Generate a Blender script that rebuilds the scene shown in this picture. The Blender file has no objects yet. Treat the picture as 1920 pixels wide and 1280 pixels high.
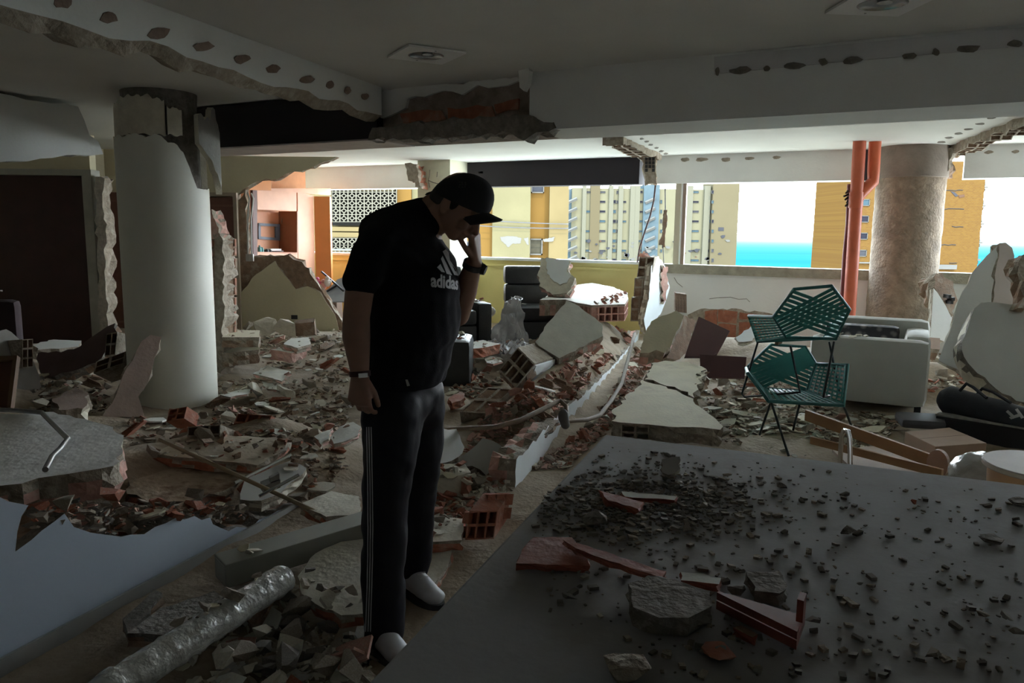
import bpy, bmesh, math, random
from mathutils import Vector, Matrix, noise
from mathutils.bvhtree import BVHTree
V = Vector
random.seed(11)
S = bpy.context.scene
COL = S.collection
# ------------------------------------------------------------------ camera
FPX, PITCH, ROLL = 1450.0, math.atan(208 / 1450), 0.012
fw = V((0, math.cos(PITCH), -math.sin(PITCH)))
_u0 = V((0, math.sin(PITCH), math.cos(PITCH)))
_r0 = V((1, 0, 0))
CR = _r0 * math.cos(ROLL) + _u0 * math.sin(ROLL)
CU = _u0 * math.cos(ROLL) - _r0 * math.sin(ROLL)
CAM = V((0, 0, 1.5))
cd = bpy.data.cameras.new('camera')
cam = bpy.data.objects.new('camera', cd)
COL.objects.link(cam)
m = Matrix((CR, CU, -fw)).transposed().to_4x4()
m.translation = CAM
cam.matrix_world = m
cd.sensor_width = 36
cd.lens = 36 * FPX / 1920
cd.clip_start, cd.clip_end = 0.05, 30000
S.camera = cam
# ------------------------------------------------------------------ light
S.view_settings.view_transform = 'Standard'
S.view_settings.look = 'None'
S.view_settings.gamma = 1
S.view_settings.use_curve_mapping = False
S.view_settings.exposure = 0.12
w = bpy.data.worlds.new('sky')
S.world = w
w.use_nodes = True
nt = w.node_tree
nt.nodes.clear()
tc = nt.nodes.new('ShaderNodeTexCoord')
sx = nt.nodes.new('ShaderNodeSeparateXYZ')
rp = nt.nodes.new('ShaderNodeValToRGB')
bg = nt.nodes.new('ShaderNodeBackground')
wo = nt.nodes.new('ShaderNodeOutputWorld')
nt.links.new(tc.outputs['Generated'], sx.inputs[0])
nt.links.new(sx.outputs['Z'], rp.inputs[0])
nt.links.new(rp.outputs[0], bg.inputs[0])
nt.links.new(bg.outputs[0], wo.inputs[0])
rp.color_ramp.elements[0].color = (.9, .96, 1, 1)
rp.color_ramp.elements[1].color = (.55, .8, 1, 1)
rp.color_ramp.elements[1].position = .8
bg.inputs[1].default_value = 21
sl = bpy.data.lights.new('sun', 'SUN')
sl.energy = 14.0
sl.angle = .01
sl.color = (1, .93, .8)
sun = bpy.data.objects.new('sun', sl)
COL.objects.link(sun)
sun.rotation_euler = V((-.28, .55, -1.0)).to_track_quat('-Z', 'Y').to_euler()

# ------------------------------------------------------------------ pixel helpers (surveying the photograph)
def ray(u, v):
    return fw + CR * ((u - 960) / FPX) + CU * ((640 - v) / FPX)
def PY(u, v, y):
    d = ray(u, v); return CAM + d * (y / d.y)
def PZ(u, v, z):
    d = ray(u, v); return CAM + d * ((z - 1.5) / d.z)
def plane(*a):
    A, B, C = a
    n = (B - A).cross(C - A).normalized()
    if n.dot(CAM - A) < 0: n = -n
    return A, n
def PP(u, v, pl):
    A, n = pl
    d = ray(u, v); return CAM + d * ((A - CAM).dot(n) / d.dot(n))
def PPs(l, pl): return [PP(u, v, pl) for u, v in l]

# ------------------------------------------------------------------ materials
MATS = {}
def M(name, col, rough=.8, var=.12, scale=6., bump=0., bscale=40., col2=None, c2s=3., c2lo=.5, c2hi=.65, metal=0., spec=.5, trans=0.):
    if name in MATS: return MATS[name]
    mt = bpy.data.materials.new(name); mt.use_nodes = True
    t = mt.node_tree; N = t.nodes; L = t.links
    b = N['Principled BSDF']
    b.inputs['Roughness'].default_value = rough
    b.inputs['Metallic'].default_value = metal
    b.inputs['Specular IOR Level'].default_value = spec
    if trans: b.inputs['Transmission Weight'].default_value = trans
    co = N.new('ShaderNodeTexCoord')
    nz = N.new('ShaderNodeTexNoise'); nz.inputs['Scale'].default_value = scale; nz.inputs['Detail'].default_value = 6
    L.new(co.outputs['Object'], nz.inputs['Vector'])
    cr = N.new('ShaderNodeValToRGB')
    lo = [max(0, c * (1 - var)) for c in col]; hi = [min(1, c * (1 + var)) for c in col]
    cr.color_ramp.elements[0].position = .3; cr.color_ramp.elements[1].position = .7
    cr.color_ramp.elements[0].color = (*lo, 1); cr.color_ramp.elements[1].color = (*hi, 1)
    L.new(nz.outputs['Fac'], cr.inputs[0])
    out = cr.outputs[0]
    if col2:
        n2 = N.new('ShaderNodeTexNoise'); n2.inputs['Scale'].default_value = c2s; n2.inputs['Detail'].default_value = 8
        n2.inputs['Roughness'].default_value = .65
        L.new(co.outputs['Object'], n2.inputs['Vector'])
        r2 = N.new('ShaderNodeValToRGB')
        r2.color_ramp.elements[0].position = c2lo; r2.color_ramp.elements[1].position = c2hi
        L.new(n2.outputs['Fac'], r2.inputs[0])
        mx = N.new('ShaderNodeMixRGB'); mx.inputs[2].default_value = (*col2, 1)
        L.new(r2.outputs[0], mx.inputs[0]); L.new(out, mx.inputs[1]); out = mx.outputs[0]
    L.new(out, b.inputs['Base Color'])
    if bump:
        nb = N.new('ShaderNodeTexNoise'); nb.inputs['Scale'].default_value = bscale; nb.inputs['Detail'].default_value = 8
        L.new(co.outputs['Object'], nb.inputs['Vector'])
        bp = N.new('ShaderNodeBump'); bp.inputs['Strength'].default_value = bump; bp.inputs['Distance'].default_value = .02
        L.new(nb.outputs['Fac'], bp.inputs['Height']); L.new(bp.outputs[0], b.inputs['Normal'])
    MATS[name] = mt
    return mt
white = M('white_paint', (.8, .81, .79), .7, .05, 2, .1, 30)
ceilw = M('ceiling_paint', (.72, .72, .69), .85, .04, 1.5)
cream = M('cream_paint', (.66, .6, .42), .75, .06, 2, .1, 30)
colw = M('column_paint', (.72, .72, .64), .5, .05, 2)
yellow = M('yellow_paint', (.72, .62, .26), .75, .06, 2, .1, 30)
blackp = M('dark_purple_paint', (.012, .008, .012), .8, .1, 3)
clay = M('terracotta', (.36, .13, .075), .85, .25, 14, .3, 60, col2=(.42, .32, .26), c2s=6, c2lo=.5, c2hi=.75)
claypink = M('dusty_terracotta', (.56, .32, .26), .9, .2, 18, .25, 60, col2=(.5, .4, .34), c2s=9, c2lo=.5, c2hi=.75)
claybrn = M('brown_clay', (.26, .17, .115), .9, .25, 14, .35, 60, col2=(.36, .29, .22), c2s=8)
mortar = M('mortar', (.33, .28, .22), .95, .25, 20, .6, 50, col2=(.45, .4, .33), c2s=12)
mortard = M('dark_mortar', (.2, .18, .155), .95, .25, 20, .6, 50, col2=(.27, .25, .22), c2s=12)
plaster = M('broken_plaster', (.62, .58, .48), .9, .12, 10, .3, 40, col2=(.45, .38, .3), c2s=4, c2lo=.55, c2hi=.8)
plasterw = M('white_plaster_flake', (.7, .7, .64), .85, .08, 8, .15, 40, col2=(.5, .45, .37), c2s=5, c2lo=.6, c2hi=.85)
dust = M('rubble_dust', (.3, .235, .165), 1., .3, 5, .5, 30, col2=(.36, .29, .21), c2s=8, c2lo=.4, c2hi=.7)
concrete = M('rough_concrete', (.3, .25, .2), .9, .2, 9, .5, 45, col2=(.2, .16, .125), c2s=3)
capc = M('concrete_cap', (.36, .34, .27), .9, .2, 9, .5, 45)
orange = M('orange_wood', (.62, .22, .06), .5, .08, 3)
pinkwood = M('pink_wood', (.72, .36, .23), .45, .08, 4)
door_m = M('dark_red_door', (.045, .012, .01), .4, .2, 6)
door2_m = M('brown_door', (.16, .07, .05), .5, .12, 6)
leather = M('black_leather', (.03, .032, .033), .42, .15, 12, .15, 80)
chrome = M('chrome', (.7, .7, .7), .15, .02, 5, metal=1)
steel = M('grey_steel', (.25, .25, .25), .4, .1, 5, metal=.8)
black = M('black_plastic', (.02, .02, .022), .5, .1, 5)
wood = M('pale_wood', (.42, .24, .12), .5, .15, 5)
maroon = M('maroon_laminate', (.085, .025, .028), .4, .1, 5)

# ------------------------------------------------------------------ mesh builder
WLD = {}
def wpos(o):
    return WLD.get(o.name, V(o.location))
class MB:
    def __init__(s): s.v = []; s.f = []; s.m = []
    def face(s, pts, m=0):
        b = len(s.v); s.v += [V(p) for p in pts]; s.f.append(list(range(b, b + len(pts)))); s.m.append(m)
    def box(s, c, ax, ay, az, m=0):
        c, ax, ay, az = V(c), V(ax), V(ay), V(az)
        b = len(s.v)
        for i in (-1, 1):
            for j in (-1, 1):
                for k in (-1, 1): s.v.append(c + ax * i + ay * j + az * k)
        for q in ((0, 1, 3, 2), (4, 6, 7, 5), (0, 4, 5, 1), (2, 3, 7, 6), (0, 2, 6, 4), (1, 5, 7, 3)):
            s.f.append([b + i for i in q]); s.m.append(m)
    def abox(s, x0, x1, y0, y1, z0, z1, m=0):
        s.box(((x0 + x1) / 2, (y0 + y1) / 2, (z0 + z1) / 2), ((x1 - x0) / 2, 0, 0), (0, (y1 - y0) / 2, 0), (0, 0, (z1 - z0) / 2), m)
    def beam(s, A, B, t, z0, z1, m=0):          # box between two ground points A,B ; t = offset vector of thickness
        A, B, t = V((A[0], A[1], 0)), V((B[0], B[1], 0)), V((t[0], t[1], 0))
        s.box((A + B + t) / 2 + V((0, 0, (z0 + z1) / 2)), (B - A) / 2, t / 2, (0, 0, (z1 - z0) / 2), m)
    def para(s, o, a, b, c, m=0):
        o, a, b, c = V(o), V(a), V(b), V(c)
        s.box(o + (a + b + c) / 2, a / 2, b / 2, c / 2, m)
    def prism(s, pts, vec, m=0, ms=None, mb=None):
        pts = [V(p) for p in pts]; vec = V(vec); n = len(pts)
        ms = m if ms is None else ms; mb = ms if mb is None else mb
        s.face(pts, m); q = [p + vec for p in pts]; s.face(q[::-1], mb)
        for i in range(n):
            j = (i + 1) % n; s.face([pts[i], q[i], q[j], pts[j]], ms)
    def pocket(s, a, b, c, d, depth, inset=.22, mf=0, mp=0, nrm=None):
        a, b, c, d = V(a), V(b), V(c), V(d); ce = (a + b + c + d) / 4
        if nrm is None: nrm = (b - a).cross(d - a).normalized()
        i = [p.lerp(ce, inset) for p in (a, b, c, d)]
        e = [p - nrm * depth for p in i]; o = [a, b, c, d]
        for k in range(4):
            j = (k + 1) % 4
            s.face([o[k], o[j], i[j], i[k]], mf); s.face([i[k], i[j], e[j], e[k]], mp)
        s.face(e, mp)
    def tube(s, path, r, n=8, m=0, close=False, caps=True):
        path = [V(p) for p in path]; L = len(path); b = len(s.v)
        rr = r if isinstance(r, (list, tuple)) else [r] * L
        up = None
        for i, p in enumerate(path):
            if close: t = path[(i + 1) % L] - path[i - 1]
            else: t = path[min(i + 1, L - 1)] - path[max(i - 1, 0)]
            t.normalize()
            if up is None:
                up = t.cross(V((.3, .2, 1)));
                if up.length < 1e-3: up = t.cross(V((1, 0, 0)))
                up.normalize()
            else:
                up = up - t * up.dot(t); up.normalize()
            sd = t.cross(up)
            for k in range(n):
                a = 2 * math.pi * k / n
                s.v.append(p + (up * math.cos(a) + sd * math.sin(a)) * rr[i])
        for i in range(L if close else L - 1):
            i2 = (i + 1) % L
            for k in range(n):
                k2 = (k + 1) % n
                s.f.append([b + i * n + k, b + i * n + k2, b + i2 * n + k2, b + i2 * n + k]); s.m.append(m)
        if caps and not close:
            s.f.append([b + k for k in range(n)][::-1]); s.m.append(m)
            s.f.append([b + (L - 1) * n + k for k in range(n)]); s.m.append(m)
    def lathe(s, c, prof, n=32, m=0, jit=0):
        c = V(c); b = len(s.v)
        for r, z in prof:
            for k in range(n):
                a = 2 * math.pi * k / n
                s.v.append(c + V((r * math.cos(a), r * math.sin(a), z)))
        for i in range(len(prof) - 1):
            for k in range(n):
                k2 = (k + 1) % n
                s.f.append([b + i * n + k, b + i * n + k2, b + (i + 1) * n + k2, b + (i + 1) * n + k]); s.m.append(m)
        s.f.append([b + k for k in range(n)][::-1]); s.m.append(m)
        s.f.append([b + (len(prof) - 1) * n + k for k in range(n)]); s.m.append(m)
    def hull(s, pts, m=0):
        bm = bmesh.new()
        for p in pts: bm.verts.new(p)
        bmesh.ops.convex_hull(bm, input=bm.verts)
        bm.verts.ensure_lookup_table()
        b = len(s.v); mp = {}
        for f in bm.faces:
            for q in f.verts:
                if q.index not in mp:
                    mp[q.index] = len(s.v); s.v.append(q.co.copy())
            s.f.append([mp[q.index] for q in f.verts]); s.m.append(m)
        bm.free()
    def xform(s, mat):
        s.v = [mat @ p for p in s.v]; return s
    def join(s, o):
        b = len(s.v); s.v += o.v; s.f += [[i + b for i in f] for f in o.f]; s.m += o.m
    def build(s, name, mats, parent=None, smooth=False, weld=True, bevel=0, tri=False):
        if not isinstance(mats, (list, tuple)): mats = [mats]
        lo = V([min(p[i] for p in s.v) for i in range(3)]); hi = V([max(p[i] for p in s.v) for i in range(3)])
        c = (lo + hi) / 2; c.z = lo.z
        me = bpy.data.meshes.new(name)
        me.from_pydata([tuple(p - c) for p in s.v], [], s.f)
        for mt in mats: me.materials.append(mt)
        me.polygons.foreach_set('material_index', s.m)
        bm = bmesh.new(); bm.from_mesh(me)
        if weld: bmesh.ops.remove_doubles(bm, verts=bm.verts, dist=1e-5)
        bmesh.ops.recalc_face_normals(bm, faces=bm.faces)
        if bevel: bmesh.ops.bevel(bm, geom=[e for e in bm.edges if e.calc_face_angle(0) > .5], offset=bevel, segments=2, profile=.6, affect='EDGES')
        bm.to_mesh(me); bm.free()
        if smooth:
            me.polygons.foreach_set('use_smooth', [True] * len(me.polygons))
            if smooth != True: me.set_sharp_from_angle(angle=smooth)
        o = bpy.data.objects.new(name, me); COL.objects.link(o)
        if parent is not None:
            o.parent = parent; o.location = c - wpos(parent)
        else: o.location = c
        WLD[o.name] = c
        return o
def tag(o, label=None, cat=None, group=None, kind=None):
    if label: o['label'] = label
    if cat: o['category'] = cat
    if group: o['group'] = group
    if kind: o['kind'] = kind
    return o
def thing(name, label, cat, loc, group=None):
    o = bpy.data.objects.new(name, None); COL.objects.link(o); o.location = loc; o.empty_display_size = .1
    WLD[o.name] = V(loc)
    return tag(o, label, cat, group)
def struct(mb, name, mats, **k):
    return tag(mb.build(name, mats, **k), kind='structure')
def rnd(a, b): return random.uniform(a, b)
def jag(pts, n, step=.05, amp=.018, skip=()):     # rough broken outline in the plane of normal n
    out = []
    L = len(pts)
    for i in range(L):
        a, b = V(pts[i]), V(pts[(i + 1) % L]); d = b - a
        k = max(1, int(d.length / step)); side = d.normalized().cross(n)
        for j in range(k):
            q = a + d * (j / k)
            if i not in skip: q += side * rnd(-amp, amp) + d.normalized() * rnd(-amp, amp) * .6
            out.append(q)
    return out
def slab_mb(pts, n, th, amp=.018, step=.06, cells=(), cellw=.1, mi=(0, 1, 2), rough=1., skip=()):
    """broken wall slab: painted face, rough masonry edge (open block cells on chosen edges), rough back"""
    mb = MB(); L = len(pts)
    n = n.normalized(); rows = 3
    ce = sum((V(p) for p in pts), V()) / L
    orient = sum(((V(pts[i]) - ce).cross(V(pts[(i + 1) % L]) - ce).dot(n) for i in range(L)))
    if orient < 0:
        pts = list(pts)[::-1]; cells = [(L - 2 - c) % L for c in cells]; skip = [(L - 2 - c) % L for c in skip]
    ol = []; tagc = []
    for i in range(L):
        a, b = V(pts[i]), V(pts[(i + 1) % L]); d = b - a; ln = max(d.length, 1e-4)
        st = cellw if i in cells else step
        k = max(1, round(ln / st)); side = d.normalized().cross(n)
        for j in range(k):
            q = a + d * (j / k)
            am = 0 if i in skip else (amp * .25 if i in cells else amp)
            q += side * rnd(-am, am * .6) + d.normalized() * rnd(-am, am) * .5
            ol.append((q, side, i in cells, am))
    K = len(ol)
    rings = [[q for q, *_ in ol]]
    for r in range(1, rows + 1):
        f = r / rows
        rings.append([q - n * (th * f) + sd * (rnd(-1, .8) * am * 1.3 * rough if not cc else 0) for q, sd, cc, am in ol])
    mb.face(rings[0], mi[0]); mb.face(rings[-1][::-1], mi[2])
    for i in range(K):
        j = (i + 1) % K
        if ol[i][2]:
            A, B = rings[0][i], rings[0][j]; C, D = rings[-1][j], rings[-1][i]
            o1, o2 = .12, .52
            def lp(p, q, f): return p.lerp(q, f)
            mb.face([A, lp(A, D, o1), lp(B, C, o1), B], mi[2])
            for f0, f1 in ((.12, .56), (.56, 1.)):
                mb.pocket(lp(A, D, f0), lp(A, D, f1), lp(B, C, f1), lp(B, C, f0), min(.1, th), .17, mi[1], mi[1], ol[i][1])
        else:
            for r in range(rows):
                mm = mi[2] if r == 0 or random.random() < .35 else mi[1]
                mb.face([rings[r][i], rings[r + 1][i], rings[r + 1][j], rings[r][j]], mm)
    return mb
def slab(name, label, cat, px, pl, th, mats=None, parent=None, group=None, pts=None, **k):
    pts = pts or PPs(px, pl)
    mb = slab_mb(pts, pl[1], th, **k)
    o = mb.build(name, mats or [plasterw, claypink, mortar], parent)
    if parent is None: tag(o, label, cat, group)
    return o
def block_mb(o, e1, e2, e3, nx, ny, mf=0, mp=1, depth=.12, far=True):
    """hollow clay block: cells open on the face spanned by e1,e2 at o; e3 = its length"""
    o, e1, e2, e3 = V(o), V(e1), V(e2), V(e3); mb = MB()
    n = e1.cross(e2).normalized()
    if n.dot(e3) > 0: n = -n
    for i in range(nx):
        for j in range(ny):
            a = o + e1 * (i / nx) + e2 * (j / ny); b = a + e1 / nx; c = b + e2 / ny; d = a + e2 / ny
            mb.pocket(a, b, c, d, depth, .2, mf, mp, n)
            if far: mb.pocket(a + e3, d + e3, c + e3, b + e3, depth * .6, .2, mf, mp, -n)
    if not far: mb.face([o + e3, o + e3 + e2, o + e3 + e1 + e2, o + e3 + e1], mf)
    # ribbed long faces
    for a, ax in ((o, e1), (o + e2, e1), (o, e2), (o + e1, e2)):
        mb.face([a, a + ax, a + ax + e3, a + e3], mf)
    return mb

# ------------------------------------------------------------------ room directions
TH = math.radians(27.3)
d = V((math.cos(TH), -math.sin(TH), 0)); n = V((math.sin(TH), math.cos(TH), 0))
def AB(a, b, z=0): return d * a + n * b + V((0, 0, z))
BW, ZS, ZH, ZC = 10.95, 1.05, 2.185, 2.57
# floor and ceiling
mb = MB(); mb.box(AB(-3.4, 3.7, ZC + .15), d * 7.1, n * 7.9, (0, 0, .15)); struct(mb, 'ceiling', ceilw)
mb = MB(); mb.box(AB(-3.4, -4.1, 1.3), d * 7.1, n * .1, (0, 0, 1.3)); struct(mb, 'wall_near', white)
AR = 3.4                                            # right wall, outside the frame
mb = MB()
mb.box(AB(AR + .1, 3.5, ZC / 2), d * .1, n * 7.7, (0, 0, ZC / 2))
struct(mb, 'wall_right', white)
mb = MB(); mb.box(AB(-10.4, 3.5, 1.3), d * .1, n * 7.7, (0, 0, 1.3)); struct(mb, 'wall_left', cream)
# window wall: yellow parapet left of the partition, white one right of it
aP = V((1.93, 11.33, 0)).dot(d)                    # where the collapsed partition met the window
mb = MB(); mb.box(AB((-10.3 + aP) / 2, BW + .09, .5), d * ((aP + 10.3) / 2), n * .09, (0, 0, .53))
struct(mb, 'wall_window_left', yellow)
mb = MB(); mb.box(AB((-10.3 + aP) / 2, BW + .06, ZS), d * ((aP + 10.3) / 2), n * .1, (0, 0, .02)); struct(mb, 'trim_1', white)
mb = MB(); mb.box(AB((-10.3 + aP) / 2, BW - .012, ZS - .1), d * ((aP + 10.3) / 2), n * .02, (0, 0, .012)); struct(mb, 'trim_2', yellow)
mb = MB(); mb.box(AB((3.4 + aP) / 2, BW + .09, .45), d * ((3.4 - aP) / 2), n * .09, (0, 0, .47)); wallwr = struct(mb, 'wall_window_right', white)
mb = MB(); mb.box(AB((3.4 + aP) / 2, BW + .08, ZS - .065), d * ((3.4 - aP) / 2), n * .115, (0, 0, .065)); struct(mb, 'trim_3', capc)
# beam over the window: light at the far left, dark in the middle room, light at the right
aL = V((-1.0, 12.9, 0)).dot(d)
cR = V((4.88, 9.83, 0))                            # right column centre
aR = cR.dot(d)
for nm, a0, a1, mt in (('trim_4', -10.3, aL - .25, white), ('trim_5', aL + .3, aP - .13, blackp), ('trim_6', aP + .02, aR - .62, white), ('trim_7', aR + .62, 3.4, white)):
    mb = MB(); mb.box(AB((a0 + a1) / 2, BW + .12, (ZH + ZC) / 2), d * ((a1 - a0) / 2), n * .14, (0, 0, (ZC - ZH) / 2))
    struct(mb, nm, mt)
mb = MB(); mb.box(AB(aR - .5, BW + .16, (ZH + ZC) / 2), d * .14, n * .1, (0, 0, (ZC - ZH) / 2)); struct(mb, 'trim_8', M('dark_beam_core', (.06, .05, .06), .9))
# main beam in front
T2 = math.radians(29); d2 = V((math.cos(T2), -math.sin(T2), 0)); n2 = V((math.sin(T2), math.cos(T2), 0))
def AB2(a, b, z=0): return d2 * a + n2 * b + V((0, 0, z))
aC = V((-1.1, 6.15, 0)).dot(d2)                    # where the wall strip on the ceiling meets the beam
aE = V((0.1, 5.5, 0)).dot(d2)                      # end of the plaster scar
mb = MB(); mb.box(AB2((aE + 3.4) / 2, 5.14, (ZH + ZC) / 2), d2 * ((3.4 - aE) / 2), n2 * .28, (0, 0, (ZC - ZH) / 2)); struct(mb, 'trim_9', white)
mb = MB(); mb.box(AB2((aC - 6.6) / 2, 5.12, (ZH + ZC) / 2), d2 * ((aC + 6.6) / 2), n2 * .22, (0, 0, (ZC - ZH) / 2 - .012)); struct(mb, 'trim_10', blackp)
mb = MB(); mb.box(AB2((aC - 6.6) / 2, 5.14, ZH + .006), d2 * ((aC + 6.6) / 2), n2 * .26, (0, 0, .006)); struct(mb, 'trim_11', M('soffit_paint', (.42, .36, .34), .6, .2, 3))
mb = MB(); mb.box(AB2((aC + aE) / 2, 5.2, (ZH + ZC) / 2), d2 * ((aE - aC) / 2), n2 * .22, (0, 0, (ZC - ZH) / 2 - .004)); scar = struct(mb, 'trim_12', M('scarred_mortar', (.3, .24, .2), .95, .25, 10, .8, 30, col2=(.2, .16, .13), c2s=6))
# ------------------------------------------------------------------ putty patches on beams (parts)
def patches(parent, pl, spots, mt, off=.004):
    for (u, v, w_, h_) in spots:
        pts = []
        k = 11
        for i in range(k):
            a = 2 * math.pi * i / k; r = rnd(.75, 1.12)
            pts.append(PP(u + math.cos(a) * w_ / 2 * r, v - math.sin(a) * h_ / 2 * r - math.cos(a) * w_ / 2 * .06, pl) + pl[1] * off)
        mb = MB(); mb.prism(pts, -pl[1] * off * .98); mb.build('bare_patch', mt, parent)
putty = M('bare_putty', (.3, .22, .18), .95, .2, 25, .4, 50)
# main beam patches
pb = (AB2(0, 4.86, 2.3), -n2)
b9 = bpy.data.objects['trim_9']
patches(b9, (pb[0] - n2 * .013, pb[1]), [(1345, 134, 9, 16), (1391, 132, 44, 15), (1438, 128, 14, 12), (1491, 124, 42, 14), (1543, 116, 17, 14), (1599, 113, 44, 14), (1706, 105, 34, 12), (1755, 98, 15, 14), (1815, 92, 50, 16), (1903, 82, 30, 14)], mortard)
# plaster step along the top of the main beam
mb = MB(); mb.prism([PP(u, v, pb) for u, v in ((1340, 107), (1340, 139), (1560, 118), (1960, 84), (1960, 48))], -n2 * .012); struct(mb, 'trim_13', M('grey_skim', (.62, .62, .62), .8, .05))
# scar on the beam: proud plaster lumps, red bricks laid bare
pb2 = (AB2(0, 4.975, 2.3), -n2)
for px_, mt, nm, th in (([(700, 200), (722, 170), (790, 160), (860, 158), (930, 150), (975, 143), (975, 150), (935, 165), (900, 160), (870, 176), (835, 172), (800, 182), (768, 185), (765, 205), (735, 218), (706, 222)], white, 'plaster_edge', .03),
                        ([(752, 212), (830, 207), (838, 224), (760, 231)], clay, 'brick', .02),
                        ([(842, 204), (925, 197), (930, 222), (845, 232)], clay, 'brick', .02),
                        ([(930, 194), (972, 187), (972, 206), (934, 212)], clay, 'brick', .02)):
    pts = jag(PPs(px_, pb2), -n2, .06, .012); mb = MB(); mb.prism(pts, n2 * th); mb.v = [p - n2 * (th * .9) for p in mb.v]; mb.build(nm, mt, scar)
# curled plaster flap and hanging mortar at the end of the scar
fl = thing('plaster_flap', 'white curled plaster flap peeling at the top of the beam, right of the bare bricks', 'plaster', PP(995, 180, pb))
mb = MB()
L0 = [PP(u, v, pb) - n2 * o for u, v, o in ((985, 134, .10), (1008, 133, .14), (1012, 140, .15), (1000, 160, .08), (986, 172, .03), (978, 165, .03))]
mb.prism(L0, n2 * .05); mb.build('flap', white, fl)
sc2 = [PP(u, v, pb) for u, v in ((755, 232), (980, 214), (1010, 220), (1035, 232), (1040, 242), (1010, 252), (985, 262), (955, 250), (760, 262), (690, 262), (700, 240))]
mb = slab_mb(sc2, -n2, .16, amp=.02, step=.05, mi=(0, 0, 0)); mb.v = [p - n2 * .015 for p in mb.v]
tag(mb.build('mortar_lip', [mortard]), 'dark broken mortar lip hanging under the scarred beam in the centre', 'mortar')
# ------------------------------------------------------------------ wall strip hanging from the ceiling, front left
A0, A1 = V((-2.9, .7, ZC)), V((-1.02, 6.12, ZC))
sd = (A1 - A0).normalized(); sn = V((sd.y, -sd.x, 0))
ps = (A0, sn)
bot = []
for i in range(0, 48):
    f = i / 47; p = A0.lerp(A1, f)
    bot.append(p - V((0, 0, .2 + .045 * noise.noise(p * 3.1) + .02 * noise.noise(p * 11))))
mb = MB()
top = [A0 + (A1 - A0) * (i / 47) + V((0, 0, 0)) for i in range(48)]
rows = []
low = [b - sn * rnd(.04, .07) - V((0, 0, rnd(.03, .075))) for b in bot]
low2 = [b - sn * rnd(.11, .15) + V((0, 0, rnd(.03, .1))) for b in low]
back = [t - sn * .14 for t in top]
for r0, r1, mm in ((top, bot, 0), (bot, low, 1), (low, low2, 1), (low2, back, 1)):
    for i in range(47): mb.face([r0[i], r1[i], r1[i + 1], r0[i + 1]], mm)
mb.face([top[0], bot[0], low[0], low2[0], back[0]], 1); mb.face([top[47], bot[47], low[47], low2[47], back[47]][::-1], 1)
strip = mb.build('wall_remnant', [white, mortar]); tag(strip, 'long broken strip of white wall still hanging from the ceiling at upper left', 'wall remnant')
patches(strip, ps, [(118, 3, 36, 26), (204, 33, 34, 24), (298, 62, 44, 22), (381, 88, 40, 20), (453, 111, 30, 18), (512, 129, 30, 18), (575, 149, 30, 14), (618, 159, 14, 16), (652, 170, 14, 15), (684, 181, 16, 14)], putty)
# ------------------------------------------------------------------ left bulkhead
qa = PZ(150, 193, ZC); pl_b = (qa, V((n.y, -n.x, 0)))
px_ = [(-260, 158), (0, 184), (70, 185), (145, 194), (157, 225), (166, 252), (186, 264), (194, 288), (100, 296), (0, 306), (-260, 330)]
pts = PPs(px_, pl_b); pts[0].z = pts[1].z = pts[2].z = pts[3].z = 2.54; 
o = slab_mb(pts, pl_b[1], .32, amp=.015, step=.12, mi=(0, 1, 0), rough=.4).build('hanging_bulkhead', [white, mortard]); tag(o, 'white boxed bulkhead cracked loose from the ceiling at far left above the doors', 'bulkhead')
# ------------------------------------------------------------------ round column, left
cl = PY(311, 430, 6.52); cl.z = 0
RC = .352
ct = thing('round_column', 'cream round column with cracked top, standing left of the man', 'column', cl)
cdir = V((cl.x, cl.y, 0)).normalized(); cside = V((cdir.y, -cdir.x, 0))
def cyl_shell(r0, r1, a0, a1, zb, zt, na=64, nz=14, m=0, closed=False):
    mb = MB(); ring = lambda r, a: cl + (-cdir * math.cos(a) + cside * math.sin(a)) * r
    for i in range(na):
        t0, t1 = a0 + (a1 - a0) * i / na, a0 + (a1 - a0) * (i + 1) / na
        for j in range(nz):
            def pt(t, jj, r):
                z = zb(t) + (zt(t) - zb(t)) * jj / nz; q = ring(r, t); q.z = z; return q
            mb.face([pt(t0, j, r0), pt(t1, j, r0), pt(t1, j + 1, r0), pt(t0, j + 1, r0)], m)
            if r1: mb.face([pt(t0, j, r1), pt(t0, j + 1, r1), pt(t1, j + 1, r1), pt(t1, j, r1)], 1)
        if r1:
            mb.face([pt(t0, nz, r0), pt(t1, nz, r0), pt(t1, nz, r1), pt(t0, nz, r1)], 1)
            mb.face([pt(t0, 0, r0), pt(t0, 0, r1), pt(t1, 0, r1), pt(t1, 0, r0)], 1)
    if r1 and not closed:
        for t in (a0, a1):
            for j in range(nz): mb.face([pt(t, j, r0), pt(t, j + 1, r0), pt(t, j + 1, r1), pt(t, j, r1)], 1)
    return mb
def nz1(x, s): return noise.noise(V((x * s, 3.7, 1.3)))
def ztop(a):
    x = math.sin(a) if math.cos(a) > -.2 else 0
    base = 2.2 if x < -.05 else (2.2 - (x + .05) * .22 if x < .45 else max(1.8, 2.08 - (x - .45) * 1.1))
    return base + .03 * nz1(a, 6) + .012 * nz1(a, 25)
mb = cyl_shell(RC, RC - .05, -math.pi, math.pi, lambda a: -.1, ztop, 96, 14, closed=True)
mb.build('shaft', [colw, plaster], ct, smooth=.6)
mb = MB(); mb.lathe(cl, [(.29, -.1), (.29, 2.2), (.27, 2.3), (.29, ZC)], 32)
mb.build('core', mortard, ct, smooth=.6)
mb = cyl_shell(RC - .005, RC - .05, -1.35, .1, lambda a: 2.205 + .02 * nz1(a, 9), lambda a: 2.5 - .10 * max(0, (a + .25)) - .18 * max(0, -.9 - a) + .03 * nz1(a, 14), 30, 6)
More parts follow.
